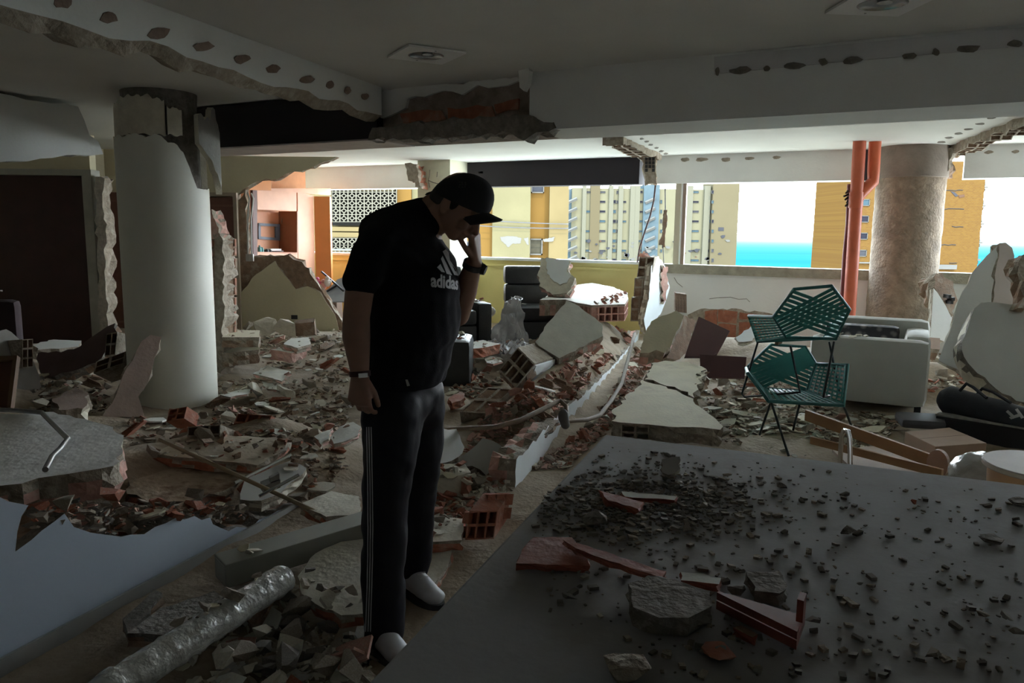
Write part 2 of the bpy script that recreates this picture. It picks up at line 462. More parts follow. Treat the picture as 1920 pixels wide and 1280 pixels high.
mb.build('cracked_collar', [plaster, mortard], ct, smooth=.6)
mb = cyl_shell(RC - .0, RC - .05, .14, .46, lambda a: 2.205 + .02 * nz1(a, 9), lambda a: 2.42 - .1 * abs(a - .2) + .04 * nz1(a, 14), 12, 6)
mb.v = [p - cdir * .02 for p in mb.v]; mb.build('cracked_collar', [plaster, mortard], ct, smooth=.6)
greyp = M('grey_plaster_back', (.27, .26, .24), .9, .15, 8, .4, 40)
mb = cyl_shell(RC + .10, RC + .05, .65, 1.5, lambda a: 2.15 - (a - .65) * .45 + .03 * nz1(a, 9), lambda a: 2.36 + .05 * nz1(a, 12) + (.08 if a > 1.0 and a < 1.15 else 0) - .25 * max(0, a - 1.15), 24, 6)
mb.build('loose_plaster_shell', [greyp, plaster], ct, smooth=.6)
# leaning broken plank of wall at its foot
pl = plane(PY(215, 780, 5.75), PY(270, 780, 5.85), PY(275, 640, 6.05))
o = slab('leaning_wall_piece', 'long grey-pink wall fragment leaning on the left round column', 'wall fragment', [(190, 786), (238, 690), (262, 640), (280, 625), (303, 630), (300, 655), (283, 700), (262, 745), (268, 780), (228, 785)], pl, .09, [M('pinkgrey_plaster', (.46, .36, .31), .9, .12, 6, .2), plaster, mortar], step=.07)
# ------------------------------------------------------------------ concrete column, right, with red drain pipes
cr_ = PY(1700, 430, 9.75); cr_.z = 0
ct2 = thing('concrete_column', 'thick bare concrete round column beside the red pipes', 'column', cr_)
mb = MB(); prof = []
for i in range(60):
    z = i * (2.2 / 59); prof.append((.392 + .006 * noise.noise(V((0, z * 4, 1))), z))
mb.lathe(cr_, prof, 72)
mb.v = [cr_ + V((q.x, q.y, 0)) * (1 + .012 * noise.noise(p * 9) + .01 * noise.noise(p * 25)) + V((0, 0, q.z)) for p in mb.v for q in (p - cr_,)]
mb.build('shaft', M('bark_concrete', (.29, .23, .17), .95, .28, 12, .8, 35, col2=(.2, .16, .125), c2s=4, c2lo=.45, c2hi=.7), ct2, smooth=.8)
mb = MB(); mb.lathe(cr_, [(.38, 2.18), (.408, 2.2), (.412, 2.4), (.40, ZC)], 48); mb.build('collar', M('smooth_concrete', (.24, .2, .165), .9, .15, 6, .3), ct2, smooth=.8)
redp = M('red_pipe_paint', (.56, .12, .055), .5, .12, 5)
pt_ = PY(1594, 590, 9.2)
pb_ = V((pt_.x, pt_.y, .0)); pt2 = PY(1610, 290, 9.2)
dp = thing('drain_pipe', 'red painted drain pipes with an angled branch, left of the concrete column', 'pipe', pb_)
ptop = PY(1611, 276, 9.2); ptop.z = ZC; pbot = PY(1588, 640, 9.2); pbot.z = 0
mb = MB(); mb.tube([pbot, PY(1594, 560, 9.2), PY(1604, 400, 9.2), ptop], .072, 20); mb.build('main_pipe', redp, dp, smooth=.7)
p2 = PY(1640, 276, 9.22); p2.z = ZC
mb = MB(); mb.tube([p2, PY(1638, 320, 9.22), PY(1637, 340, 9.22), PY(1612, 365, 9.21), PY(1604, 380, 9.2)], .068, 20); mb.build('branch_pipe', M('red_pipe_branch', (.62, .13, .05), .5, .12, 5), dp, smooth=.7)
mb = MB(); pj = PY(1605, 375, 9.2); mb.tube([pj + V((0, 0, .09)), pj - V((0, 0, .09))], .08, 20); mb.build('coupling', redp, dp, smooth=.7)
bk = thing('conduit', 'thin dark conduit running down the left side of the red pipe', 'conduit', PY(1583, 640, 9.25))
mb = MB(); mb.tube([PY(u, v, 9.28) for u, v in ((1593, 345), (1590, 420), (1584, 480), (1578, 580))], .028, 10); mb.build('tube', M('conduit_red', (.2, .05, .05), .6), bk, smooth=.7)
mb = MB()
for i in range(5): mb.tube([PY(1590 + rnd(-2, 2), 358 + i * 6, 9.26), PY(1586 + rnd(-6, 2), 362 + i * 6, 9.22)], .012, 6)
mb.build('wire_tangle', black, bk)
# ------------------------------------------------------------------ square cream pillar at the window behind the man
pw = PY(830, 430, 12.55); w_ = .3
mb = MB(); mb.box(V((pw.x, pw.y, ZC / 2)), d * w_, n * .26, (0, 0, ZC / 2)); cp = struct(mb, 'wall_pillar', [M('pillar_paint', (.7, .68, .52), .7, .06)])
for pth in ([(803, 338), (812, 342), (828, 346)], [(806, 318), (805, 330), (803, 338), (806, 352)], [(820, 322), (819, 332)], [(800, 372), (806, 378)]):
    pl = (pw - n * .262, -n); mb = MB(); mb.tube(PPs(pth, pl), .006, 4); mb.build('crack', mortard, cp)
o = slab('hanging_masonry', 'broken brick end hanging from the beam left of the cream pillar', 'masonry', [(760, 306), (780, 308), (786, 335), (790, 352), (778, 352), (776, 342), (764, 340), (762, 325)], plane(PY(760, 310, 12.2), PY(790, 310, 12.1), PY(770, 340, 12.15)), .25, [mortar, clay, mortar], step=.05)
# ------------------------------------------------------------------ stubs of partitions left on the ceiling
def stub(A, B, wd, dz, name, label, seed):
    random.seed(seed); A, B = V(A), V(B); q = (B - A).normalized(); s_ = V((q.y, -q.x, 0)); mb = MB(); k = max(4, int((B - A).length / .11))
    Ls = [(A.lerp(B, i / k) - s_ * (wd / 2 + rnd(-.03, .03)), A.lerp(B, i / k) + s_ * (wd / 2 + rnd(-.02, .02))) for i in range(k + 1)]
    D = [V((0, 0, dz * rnd(.6, 1.3))) for _ in Ls]
    for i in range(k):
        (a, b), (c, e) = Ls[i], Ls[i + 1]; da, dc = D[i], D[i + 1]
        mb.face([a, c, c - dc, a - da]); mb.face([b, b - da, e - dc, e])
        m0, m1 = (a + b) / 2 - da, (c + e) / 2 - dc
        mb.pocket(a - da, c - dc, m1, m0, .04, .2, 0, 1, V((0, 0, -1))); mb.pocket(m0, m1, e - dc, b - da, .04, .2, 0, 1, V((0, 0, -1)))
    (a, b) = Ls[0]; mb.face([a, a - D[0], b - D[0], b]); (a, b) = Ls[-1]; mb.face([a, b, b - D[-1], a - D[-1]])
    return tag(mb.build(name, [mortar, claybrn]), label, 'wall remnant')
stub((1.12, 9.1, ZC), (1.95, 11.1, ZC), .26, .07, 'ceiling_wall_stub', 'ragged brick stub of the fallen partition on the ceiling, centre', 3)
stub((4.62, 7.0, ZC), (5.48, 10.0, ZC), .2, .09, 'ceiling_wall_stub', 'ragged brick stub on the ceiling right of the concrete column', 4)
pl = plane(PY(1205, 290, 10.75), PY(1232, 290, 10.72), PY(1205, 345, 10.75))
o = slab('beam_masonry', 'open hollow blocks hanging at the beam end above the window, centre', 'masonry', [(1204, 290), (1231, 290), (1232, 345), (1210, 347), (1207, 320)], pl, .25, [mortar, claybrn, mortar])
mb = MB()
for i in range(3):
    for j in range(4):
        if j == 3 and i == 1: continue
        mb.box(PP(1212 + i * 6.5, 298 + j * 7, pl) + pl[1] * .0, (.019, 0, 0), pl[1] * .006, (0, 0, .021))
mb.build('cell_shade', black, o)  # black plates on the face paint the shade inside the cells
pl = plane(PY(1765, 280, 9.5), PY(1790, 280, 9.4), PY(1765, 335, 9.5))
slab('beam_masonry', 'broken brick beam end right of the concrete column top', 'masonry', [(1762, 275), (1786, 278), (1780, 300), (1776, 325), (1768, 338), (1760, 330), (1760, 300)], pl, .2, [mortar, claybrn, mortar], step=.04, amp=.03)
# window beam patches
for nm, sp in (('trim_6', [(1285, 299, 16, 8), (1316, 299, 24, 8), (1361, 299, 18, 8), (1405, 297, 20, 6), (1457, 295, 18, 6)]), ('trim_7', [(1800, 287, 16, 7), (1854, 285, 18, 7), (1904, 284, 14, 7)])):
    patches(bpy.data.objects[nm], (AB(0, BW - .02, 2.4), -n), sp, mortar)
# ceiling patches beside the stubs
cpl = (V((0, 0, ZC)), V((0, 0, -1)))
for u, v in ((1203, 260), (1213, 265), (1220, 271), (1231, 277), (1240, 283), (1248, 288), (1858, 221), (1838, 232), (1815, 242), (1797, 250), (1780, 258), (1765, 266), (1868, 250), (1848, 258), (1826, 268), (1810, 275)):
    patches(bpy.data.objects['ceiling'], cpl, [(u, v, 9 if u < 1500 else 18, 3.4)], mortard)
# ------------------------------------------------------------------ ceiling lights
def downlight(u, v, label, rot):
    c = PZ(u, v, ZC - .005); t = thing('recessed_light', label, 'ceiling light', c)
    a = V((math.cos(rot), math.sin(rot), 0)); b = V((-a.y, a.x, 0)); h = .185
    mb = MB(); k = 32; z = V((0, 0, -.012)); R = .11
    outer = []
    for i in range(k):
        an = 2 * math.pi * i / k; x, y = math.cos(an), math.sin(an); s_ = 1 / max(abs(x), abs(y)); outer.append((x * s_ * h, y * s_ * h))
    for i in range(k):
        j = (i + 1) % k; q = lambda p, zz: c + a * p[0] + b * p[1] + V((0, 0, zz)); cc = lambda i, r, zz: c + a * (math.cos(2 * math.pi * i / k) * r) + b * (math.sin(2 * math.pi * i / k) * r) + V((0, 0, zz))
        mb.face([q(outer[i], -.012), q(outer[j], -.012), cc(j, R, -.012), cc(i, R, -.012)]); mb.face([q(outer[i], 0), q(outer[j], 0), q(outer[j], -.012), q(outer[i], -.012)])
    mb.build('trim_plate', M('light_trim', (.92, .92, .92), .4, .03), t)
    mb = MB()
    for i in range(k):
        for r0, z0, r1, z1 in ((R, -.012, .09, -.003), (.09, -.003, .05, .0)):
            mb.face([cc(i, r0, z0), cc(i + 1, r0, z0), cc(i + 1, r1, z1), cc(i, r1, z1)])
    mb.face([cc(i, .05, 0) for i in range(k)]); mb.build('reflector', M('reflector', (.5, .5, .5), .2, .03, metal=.9), t, smooth=.8)
    mb = MB(); mb.lathe(c + V((.01, .0, -.008)), [(.02, 0), (.035, .002), (.03, .006)], 16); mb.build('bulb', M('dead_bulb', (.9, .9, .9), .2, .02), t, smooth=.8)
    mb = MB()
    for sx_ in (-1, 1): mb.lathe(c + b * (sx_ * .15) + V((0, 0, -.0135)), [(.006, 0), (.006, .002)], 8)
    mb.build('screw', steel, t)
downlight(799, 101, 'square recessed ceiling light with round reflector, above the man', .5)
downlight(1655, 3, 'square recessed ceiling light cut by the top edge at right', .08)
# ------------------------------------------------------------------ left door wall and far wall
A_, B_ = PY(-120, 430, 9.45), PY(176, 430, 9.45)
def vwall(A, B, t, z0, z1, m=0):
    mb = MB(); mb.beam(A, B, t, z0, z1, m); return mb
tv = V((0, .14, 0))
mb = vwall((-11, 9.45), (B_.x + .0, 9.45), tv, 2.12, ZC); struct(mb, 'wall_doors', cream)
D0, D1 = PY(-60, 430, 9.5), PY(166, 430, 9.5)
dr = MB(); dr.beam((D0.x - .8, 9.52), (D1.x, 9.52), (0, .05), 0, 2.1); d1 = struct(dr, 'door_1', door_m)
mb = MB(); mb.beam((D1.x, 9.42), (PY(177, 430, 9.42).x, 9.42), (0, .2), 0, 2.16); mb.beam((D0.x - .9, 9.42), (D1.x, 9.42), (0, .2), 2.09, 2.16)
mb.build('door_frame', M('frame_grey', (.42, .41, .36), .6), d1)
kn = PY(2, 545, 9.45); mb = MB(); mb.lathe(kn, [(.012, -.02), (.03, -.012), (.033, 0), (.03, .012), (.012, .02)], 14); mb.build('knob', chrome, d1, smooth=.8)
slab('broken_jamb', 'ragged pale masonry edge beside the dark red door', 'wall remnant', [(178, 330), (196, 332), (195, 400), (200, 430), (197, 500), (201, 560), (203, 622), (186, 622), (184, 560), (181, 470), (178, 400)], plane(PY(178, 400, 9.35), PY(200, 400, 9.35), PY(190, 600, 9.35)), .22, [M('jamb_mortar', (.5, .46, .4), .95, .2, 25, .6), mortar, mortar], step=.07, amp=.025)
plw = plane(PY(445, 600, 11.12), PY(640, 600, 11.05), PY(445, 300, 11.12))
def wl(px_, name, mats, th=.13, off=0, **k):
    pts = [p + plw[1] * off for p in PPs(px_, plw)]
    return slab_mb(pts, plw[1], th, **k).build(name, mats)
tag(wl([(-100, 286), (150, 289), (385, 291), (500, 293), (632, 294), (610, 303), (565, 320), (537, 327), (522, 337), (497, 337), (475, 342), (463, 352), (446, 366), (444, 376), (384, 375), (384, 372), (235, 356), (150, 356), (-100, 356)], 'wall_far_upper', [cream, claybrn, mortar], step=.09, amp=.02, skip=(0, 1, 2, 3, 12, 13, 14, 15, 16, 17, 18)), kind='structure')
tag(wl([(445, 640), (446, 556), (447, 375), (462, 356), (464, 440), (466, 484), (482, 481), (539, 477), (565, 491), (580, 505), (587, 522), (604, 541), (622, 575), (642, 600), (648, 640)], 'wall_far_lower', [claybrn, claybrn, mortar], step=.09, amp=.025, skip=(0, 1, 13, 14)), kind='structure')
o = wl([(447, 640), (447, 556), (456, 545), (473, 522), (490, 507), (505, 496), (516, 489), (529, 507), (543, 525), (556, 541), (578, 536), (602, 549), (630, 590), (640, 640)], 'paint_layer', [cream, mortar, mortar], .018, .02, step=.1, amp=.012, skip=(0, 12, 13)); o.parent = bpy.data.objects['wall_far_lower']; o.location -= bpy.data.objects['wall_far_lower'].location
mb = MB(); p = PP(553, 594, plw) + plw[1] * .022; mb.box(p, (.045, 0, 0), (0, .006, 0), (0, 0, .03)); so = mb.build('socket_box', black); so.parent = bpy.data.objects['wall_far_lower']; so.location -= bpy.data.objects['wall_far_lower'].location
# left stretch of the far wall with brown doors
mb = MB(); mb.beam((-11, 11.2), (PY(196, 430, 11.2).x, 11.2), (0, .12), 0, ZC); mb.beam((PY(232, 430, 11.2).x, 11.2), (PY(386, 430, 11.2).x, 11.2), (0, .12), 0, 2.05); mb.beam((PY(196, 430, 11.2).x, 11.2), (PY(232, 430, 11.2).x, 11.2), (0, .12), 1.98, ZC); struct(mb, 'wall_far_left', cream)
def paneldoor(u0, u1, y, nm, ztop_=2.02):
    a, b = PY(u0, 430, y), PY(u1, 430, y); mb = MB(); mb.beam((a.x, y), (b.x, y), (0, .04), 0, ztop_); o = struct(mb, nm, door2_m)
    z = ztop_ - .12
    for zz in (z, .42, .12):
        mb = MB(); mb.box(((a.x + b.x) / 2, y - .006, zz), ((b.x - a.x) / 2 * .92, 0, 0), (0, .008, 0), (0, 0, .012)); mb.build('door_rail', M('rail_brown', (.2, .1, .07), .5), o)
    return o
paneldoor(196, 234, 11.16, 'door_2', 1.97); d3 = paneldoor(384, 441, 11.1, 'door_3', 1.92)
mb = MB(); a = PY(440, 430, 11.08); mb.beam((a.x, 11.05), (a.x + .05, 11.05), (0, .1), 0, 1.98); b = PY(384, 430, 11.08); mb.beam((b.x, 11.05), (a.x, 11.05), (0, .1), 1.93, 1.98); mb.build('door_frame', M('frame_grey2', (.4, .33, .25), .6), d3)
# broken wall end right of the column: stacked hollow blocks, open cells towards us
wp = thing('broken_wall_end', 'ragged standing end of a hollow-block wall just right of the left column', 'wall remnant', PY(403, 700, 7.6))
plq = plane(PY(385, 700, 7.6), PY(420, 700, 7.6), PY(400, 420, 7.7))
slab('mortar_face', '', '', [(399, 440), (408, 432), (420, 450), (419, 520), (420, 580), (417, 640), (420, 690), (414, 712), (402, 708), (398, 600), (396, 520)], plq, .35, [mortar, mortar, mortar], wp, step=.04, amp=.022)
for j in range(7):
    v0 = 448 + j * 38; a = PP(384, v0 + 34, plq) + plq[1] * .01; e1 = PP(402, v0 + 34, plq) - PP(384, v0 + 34, plq); e2 = PP(384, v0, plq) - PP(384, v0 + 34, plq)
    if j == 6: break
    mb = block_mb(a, e1, e2, V((.1, .36, 0)), 2, 2, 0, 1, .09); mb.v = [p + V((rnd(-.004, .004), 0, 0)) for p in mb.v]; mb.build('hollow_block', [claybrn, clay], wp)
slab('top_chunk', '', '', [(385, 400), (396, 392), (400, 405), (408, 420), (414, 440), (400, 450), (386, 450)], plq, .25, [claypink, claypink, mortar], wp, step=.04, amp=.02)
# ------------------------------------------------------------------ outside: street level, sea, buildings
mb = MB(); mb.face([(-400, 14, -30), (400, 14, -30), (400, 330, -30), (-400, 330, -30)]); struct(mb, 'ground_outside', M('street_ground', (.22, .2, .16), .9, .2, .02))
sea = MB(); sea.face([(-24000, 330, -30.2), (24000, 330, -30.2), (24000, 28000, -30.2), (-24000, 28000, -30.2)])
sm = bpy.data.materials.new('sea_water'); sm.use_nodes = True; t = sm.node_tree; t.nodes.clear()
no = t.nodes.new('ShaderNodeOutputMaterial'); mxs = t.nodes.new('ShaderNodeMixShader'); df = t.nodes.new('ShaderNodeBsdfDiffuse'); gl = t.nodes.new('ShaderNodeBsdfGlossy'); fr = t.nodes.new('ShaderNodeFresnel')
co = t.nodes.new('ShaderNodeTexCoord'); mp = t.nodes.new('ShaderNodeMapping'); nz = t.nodes.new('ShaderNodeTexNoise'); cr = t.nodes.new('ShaderNodeValToRGB')
mp.inputs['Scale'].default_value = (.0012, .004, 1); nz.inputs['Scale'].default_value = 1.; nz.inputs['Detail'].default_value = 5
t.links.new(co.outputs['Object'], mp.inputs[0]); t.links.new(mp.outputs[0], nz.inputs['Vector']); t.links.new(nz.outputs['Fac'], cr.inputs[0]); t.links.new(cr.outputs[0], df.inputs[0])
cr.color_ramp.elements[0].position = .35; cr.color_ramp.elements[1].position = .7
cr.color_ramp.elements[0].color = (0.004, 0.0365, 0.0464, 1); cr.color_ramp.elements[1].color = (0.006, 0.0451, 0.0537, 1)
fr.inputs[0].default_value = 1.00008; gl.inputs['Roughness'].default_value = .15
t.links.new(fr.outputs[0], mxs.inputs[0]); t.links.new(df.outputs[0], mxs.inputs[1]); t.links.new(gl.outputs[0], mxs.inputs[2]); t.links.new(mxs.outputs[0], no.inputs[0])
struct(sea, 'sea', sm)
yb = M('yellow_render', (0.0445, 0.0400, 0.0222), .9, .08, .6, .3, 6); yo = M('orange_render', (0.046, 0.0265, 0.0075), .9, .06, .6); yl = M('pale_orange_render', (0.048, 0.0375, 0.0185), .9, .08, .7)
bw = M('white_render', (0.0491, 0.0477, 0.0434), .9, .05, 1); glass = M('dark_window_glass', (0.0099, 0.0108, 0.0135), .4, .1, 1, spec=.05); wf = M('window_frame_paint', (0.0405, 0.0390, 0.0346), .7)
def fbox(u0, u1, v0, v1, y, dp, mb=None, zb=None, zt=None, m=0):
    a, b = PY(u0, v0, y), PY(u1, v1, y); z1 = a.z if zt is None else zt; z0 = b.z if zb is None else zb
    mb = mb or MB(); mb.abox(min(a.x, b.x), max(a.x, b.x), y, y + dp, z0, z1, m); return mb
def win(root, u0, u1, v0, v1, y, mt=None, sub=False):
    a, b = PY(u0, v0, y), PY(u1, v1, y); w_, h = abs(b.x - a.x), a.z - b.z; t_ = min(w_, h) * .1
    x0, x1, z0, z1 = min(a.x, b.x), max(a.x, b.x), b.z, a.z; mb = MB()
    for q in ((x0, x0 + t_, z0, z1), (x1 - t_, x1, z0, z1), (x0, x1, z0, z0 + t_), (x0, x1, z1 - t_, z1)): mb.abox(q[0], q[1], y - .12, y + .05, q[2], q[3])
    o = mb.build('window', wf, root)
    mb = MB(); mb.abox(x0 + t_ * .5, x1 - t_ * .5, y - .03, y + .03, z0 + t_ * .5, z1 - t_ * .5); mb.build('pane', mt or glass, o)
# near yellow building with breeze blocks
YN = 40.
b1 = thing('apartment_block', 'yellow apartment block with patterned breeze-block screen seen through the window, left', 'building', PY(840, 480, YN + 3) * 1 - V((0, 0, 31)))
fbox(520, 742, 300, 500, YN + .7, 6, zb=-30).build('wall', yl, b1)
fbox(742, 772, 300, 500, YN + .35, 6, zb=-30).build('wall', yo, b1)
fbox(772, 872, 300, 500, YN + .5, 6, zb=-30).build('wall', yb, b1)
fbox(870, 924, 300, 500, YN + .25, 6, zb=-30).build('wall', yo, b1)
fbox(924, 993, 300, 500, YN, 6, zb=-30).build('wall', yb, b1)
fbox(993, 1033, 300, 500, YN + .5, 6, zb=-30).build('recess_wall', yo, b1)
fbox(1032, 1064, 300, 500, YN + .05, 6, zb=-30).build('wall', yl, b1)
win(b1, 996, 1020, 342, 362, YN + .48); win(b1, 992, 1017, 447, 478, YN + .48, M('louvre', (0.0188, 0.0174, 0.0123), .5)); win(b1, 872, 886, 452, 474, YN + .22)
for px_ in ([(938, 444), (962, 442), (978, 446), (976, 456), (960, 457), (953, 464), (946, 456), (940, 452)], [(982, 446), (990, 445), (991, 460), (986, 456)], [(1018, 449), (1030, 446), (1040, 444), (1038, 452), (1020, 453)]):
    pl = (V((0, YN - .01, 0)), V((0, -1, 0))); mb = MB(); mb.prism(jag(PPs(px_, pl), V((0, -1, 0)), .08, .02), (0, .02, 0)); mb.build('bare_render', bw, b1)
# breeze blocks
bz = M('breeze_block', (0.0477, 0.0448, 0.0346), .9, .06, 3); bd = M('breeze_shade', (0.0072, 0.0072, 0.0065), .9)
pitch = PY(637.2, 400, YN).x - PY(622, 400, YN).x; rp_ = pitch * .93
def breeze():
    mb = MB(); h = .5; f = .43
    for a, b in (((-h, -h), (h, -f)), ((-h, f), (h, h)), ((-h, -f), (-f, f)), ((f, -f), (h, f))): mb.abox(a[0], b[0], 0, .2, a[1], b[1])
    k = 12
    for i in range(k):
        q = lambda i, r, y: (math.cos(2 * math.pi * i / k) * r * 1.15, y, math.sin(2 * math.pi * i / k) * r * .95)
        mb.face([q(i, .27, 0), q(i + 1, .27, 0), q(i + 1, .17, 0), q(i, .17, 0)]); mb.face([q(i, .17, 0), q(i + 1, .17, 0), q(i + 1, .17, .2), q(i, .17, .2)]); mb.face([q(i, .27, 0), q(i, .27, .2), q(i + 1, .27, .2), q(i + 1, .27, 0)])
    for sx_, sz in ((1, 0), (-1, 0), (0, 1), (0, -1)):
        c = (sx_ * .36, .1, sz * .34); mb.box(c, (.09 if sx_ else .07, 0, 0), (0, .1, 0), (0, 0, .09 if sz else .07))
    return mb
proto = None
for r in range(7):
    v_ = 367 + r * 14 if r < 4 else (453 + (r - 4) * 13)
    if r == 6: v_ = 353
    for c in range(8):
        P = PY(629.5 + c * 15.2, v_, YN)
        if proto is None:
            mb = breeze(); mb.v = [V((p.x * pitch, p.y, p.z * rp_)) for p in mb.v]; proto = mb.build('breeze_block', bz, b1); off = proto.location - (V((P.x, P.y, P.z)) - wpos(b1)); zoff = proto.location.z
            half = min(p.z for p in mb.v); proto.location = P - wpos(b1) + V((0, .1, half)); continue
        o = proto.copy(); COL.objects.link(o); o.location = P - wpos(b1) + V((0, .1, half))
mb = fbox(621, 742, 357, 424, YN + .34, .05); fbox(621, 742, 446, 467, YN + .34, .05, mb); mb.build('shade_backing', bd, b1)  # dark sheet behind the screen, painting the shade seen through its openings
fbox(615, 742, 425, 434.5, YN + .1, .5).build('band', yl, b1); fbox(615, 742, 435.2, 446, YN + .1, .5).build('band', yl, b1); fbox(615, 742, 466, 471, YN - .05, .5).build('sill', bw, b1)
# far tower, pale yellow, many windows
YT = 220.
b2 = thing('apartment_tower', 'tall pale yellow apartment tower with rows of small windows, beyond the window', 'building', PY(1220, 480, YT + 5) - V((0, 0, 38)))
fbox(1073, 1376, 352, 520, YT, 18, zb=-30).build('wall', M('tower_render', (0.0589, 0.0538, 0.0347), .9, .07, .1), b2)
fbox(1062, 1074, 354, 520, YT + 1.2, 12, zb=-30).build('stair_shaft', M('stair_blue', (0.0289, 0.0390, 0.0434), .8, .15, .4), b2)
fbox(1208, 1231, 346, 520, YT - .8, 12, zb=-30).build('stair_shaft', M('stair_blue', (0.0289, 0.0390, 0.0434)), b2)
fbox(1108, 1121, 346, 520, YT - .5, 3, zb=-30).build('pilaster', M('tower_tan', (0.0390, 0.0318, 0.0188), .9, .05), b2)
fbox(1338, 1378, 340, 520, YT - 1.5, 12, zb=-30).build('end_wall', M('tower_tan2', (0.0434, 0.0361, 0.0217), .9, .06, .1), b2)
for u in (1093, 1143, 1161, 1183, 1192, 1290, 1322):
    fbox(u, u + 3, 348, 520, YT - .7, 2, zb=-30).build('rib', M('tower_rib', (0.0520, 0.0491, 0.0361), .9), b2)
for s0 in (1064, 1210):
    for r in range(8):
        v_ = 372 + r * 18; mb = MB(); mb.tube([PY(s0, v_ + 8, YT - 1), PY(s0 + 18, v_, YT - 1)], .45, 4); mb.build('stair_flight', bw, b2)
random.seed(5)
panes = [M('pane_%s' % q, c, .5, .1, 1, spec=.03) for q, c in (('dark', (.006, .006, .009)), ('blue', (.015, .026, .032)), ('grey', (.016, .016, .018)))]
for r in range(8):
    v_ = 360 + r * 18.3
    for u0, w_ in ((1098, 11), (1124, 11), (1148, 7), (1156, 3.5), (1165, 9), (1186, 3), (1194, 11), (1238, 3.5), (1295, 15), (1326, 7), (1334, 4)):
        if random.random() < .06: continue
        hh = 4 if w_ > 8 else 6.5
        win(b2, u0, u0 + w_, v_ - hh / 2 + rnd(-.6, .6), v_ + hh / 2, YT - .05 if u0 < 1334 else YT - 1.55, random.choice(panes), True)
fbox(1347, 1357, 426, 433, YT - 1.56, .1).build('damaged_opening', panes[2], b2)
random.seed(9)
for i in range(46):                                  # ragged patches of fallen render on the low floors
    u, v = rnd(1076, 1372), 488 - abs(rnd(0, 1) + rnd(0, 1) - 1) * 48
    pl = (V((0, YT - 1.62 if (u > 1336 or 1206 < u < 1232) else YT - .75, 0)), V((0, -1, 0))); k = 7; w_ = rnd(2, 6)
    mb = MB(); mb.prism([PP(u + math.cos(a / k * 6.28) * w_ * rnd(.5, 1.2), v + math.sin(a / k * 6.28) * w_ * .7 * rnd(.5, 1.2), pl) for a in range(k)], (0, .3, 0)); mb.build('bare_patch', random.choice([bw, bw, panes[2], M('patch_rust', (0.0346, 0.0202, 0.0130), .9)]), b2)
# brick tower at right with balconies
YR = 120.
b3 = thing('brick_tower', 'orange brick tower with broken balconies at the right end of the window', 'building', PY(1730, 480, YR + 5) - V((0, 0, 34)))
br = bpy.data.materials.new('orange_brick'); br.use_nodes = True; t = br.node_tree; bb = t.nodes['Principled BSDF']; bt = t.nodes.new('ShaderNodeTexBrick'); co = t.nodes.new('ShaderNodeTexCoord'); mp = t.nodes.new('ShaderNodeMapping')
mp.inputs['Rotation'].default_value = (math.pi / 2, 0, 0); bt.inputs['Scale'].default_value = 1.2; bt.inputs['Color1'].default_value = (0.0491, 0.0267, 0.0072, 1); bt.inputs['Color2'].default_value = (0.0419, 0.0217, 0.0065, 1); bt.inputs['Mortar'].default_value = (0.0434, 0.0289, 0.0130, 1)
t.links.new(co.outputs['Object'], mp.inputs[0]); t.links.new(mp.outputs[0], bt.inputs[0]); t.links.new(bt.outputs[0], bb.inputs['Base Color']); bb.inputs['Roughness'].default_value = .9
fbox(1600, 1830, 300, 520, YR, 14, zb=-30).build('wall', br, b3)
for i, v in enumerate((380, 411, 443, 475)): win(b3, 1616 - i * 2, 1630 - i * 2, v - 7, v + 6, YR - .02, [panes[1], panes[0], panes[0], panes[2]][i])
for v, u0, u1 in ((357, 1770, 1812), (392, 1765, 1808), (425, 1785, 1812), (459, 1757, 1796), (493, 1780, 1800), (498, 1757, 1786)):
    mb = MB(); mb.tube([PY(u, v + rnd(-1, 1), YR - .02) for u in range(u0, u1, 7)], .07, 4); mb.build('crack', M('crack_grey', (0.0174, 0.0159, 0.0145), .9), b3)
for px_, mt in (([(1782, 358), (1790, 360), (1797, 367), (1792, 369)], panes[2]), ([(1797, 366), (1808, 364), (1809, 369), (1799, 371)], M('patch_rust', (0.0346, 0.0202, 0.0130), .9))):
    pl = (V((0, YR - .05, 0)), V((0, -1, 0))); mb = MB(); mb.prism(PPs(px_, pl), (0, .05, 0)); mb.build('bare_patch', mt, b3)
fbox(1604, 1640, 491, 494, YR - .3, .6).build('slab_band', bw, b3); fbox(1754, 1794, 496, 505, YR - .6, .6).build('slab_band', bw, b3)
for i, v in enumerate((318, 351, 386, 420, 455, 487)):
    sh = -(i - 2) * 3.4
    fbox(1832 + sh, 1849 + sh, v - 2, v + 1.5, YR + 1, 4).build('balcony_slab', bw, b3)
    fbox(1833 + sh, 1844 + sh, v + 2, v + 8, YR + 1.6, 3).build('balcony_wall', M('bal_grey', (0.0318, 0.0303, 0.0289), .9), b3)
    mb = MB(); mb.tube([PY(1842 + sh, v - 2, YR + 1.2), PY(1840 + sh, v - 26, YR + 1.2)], .22, 5); mb.tube([PY(1834 + sh, v - 10, YR + 1.2), PY(1843 + sh, v - 10, YR + 1.2)], .12, 5); mb.build('balcony_rail', M('rail_teal', (0.0202, 0.0361, 0.0390), .6), b3)
    fbox(1829 + sh, 1836 + sh, v - 28, v - 3, YR + 2.5, 2).build('balcony_door', M('bal_door', (0.0289, 0.0231, 0.0231), .8), b3)
# wires slung across outside
for k, (va, vb) in enumerate(((409, 420), (421, 428))):
    tag_ = MB(); tag_.tube([PY(866 + i * 25, va + (vb - va) * i / 8 + 2 * math.sin(i / 8 * 3.14), 39.9) for i in range(9)], .025, 4)
    tag_.build('street_cable', black, b1)
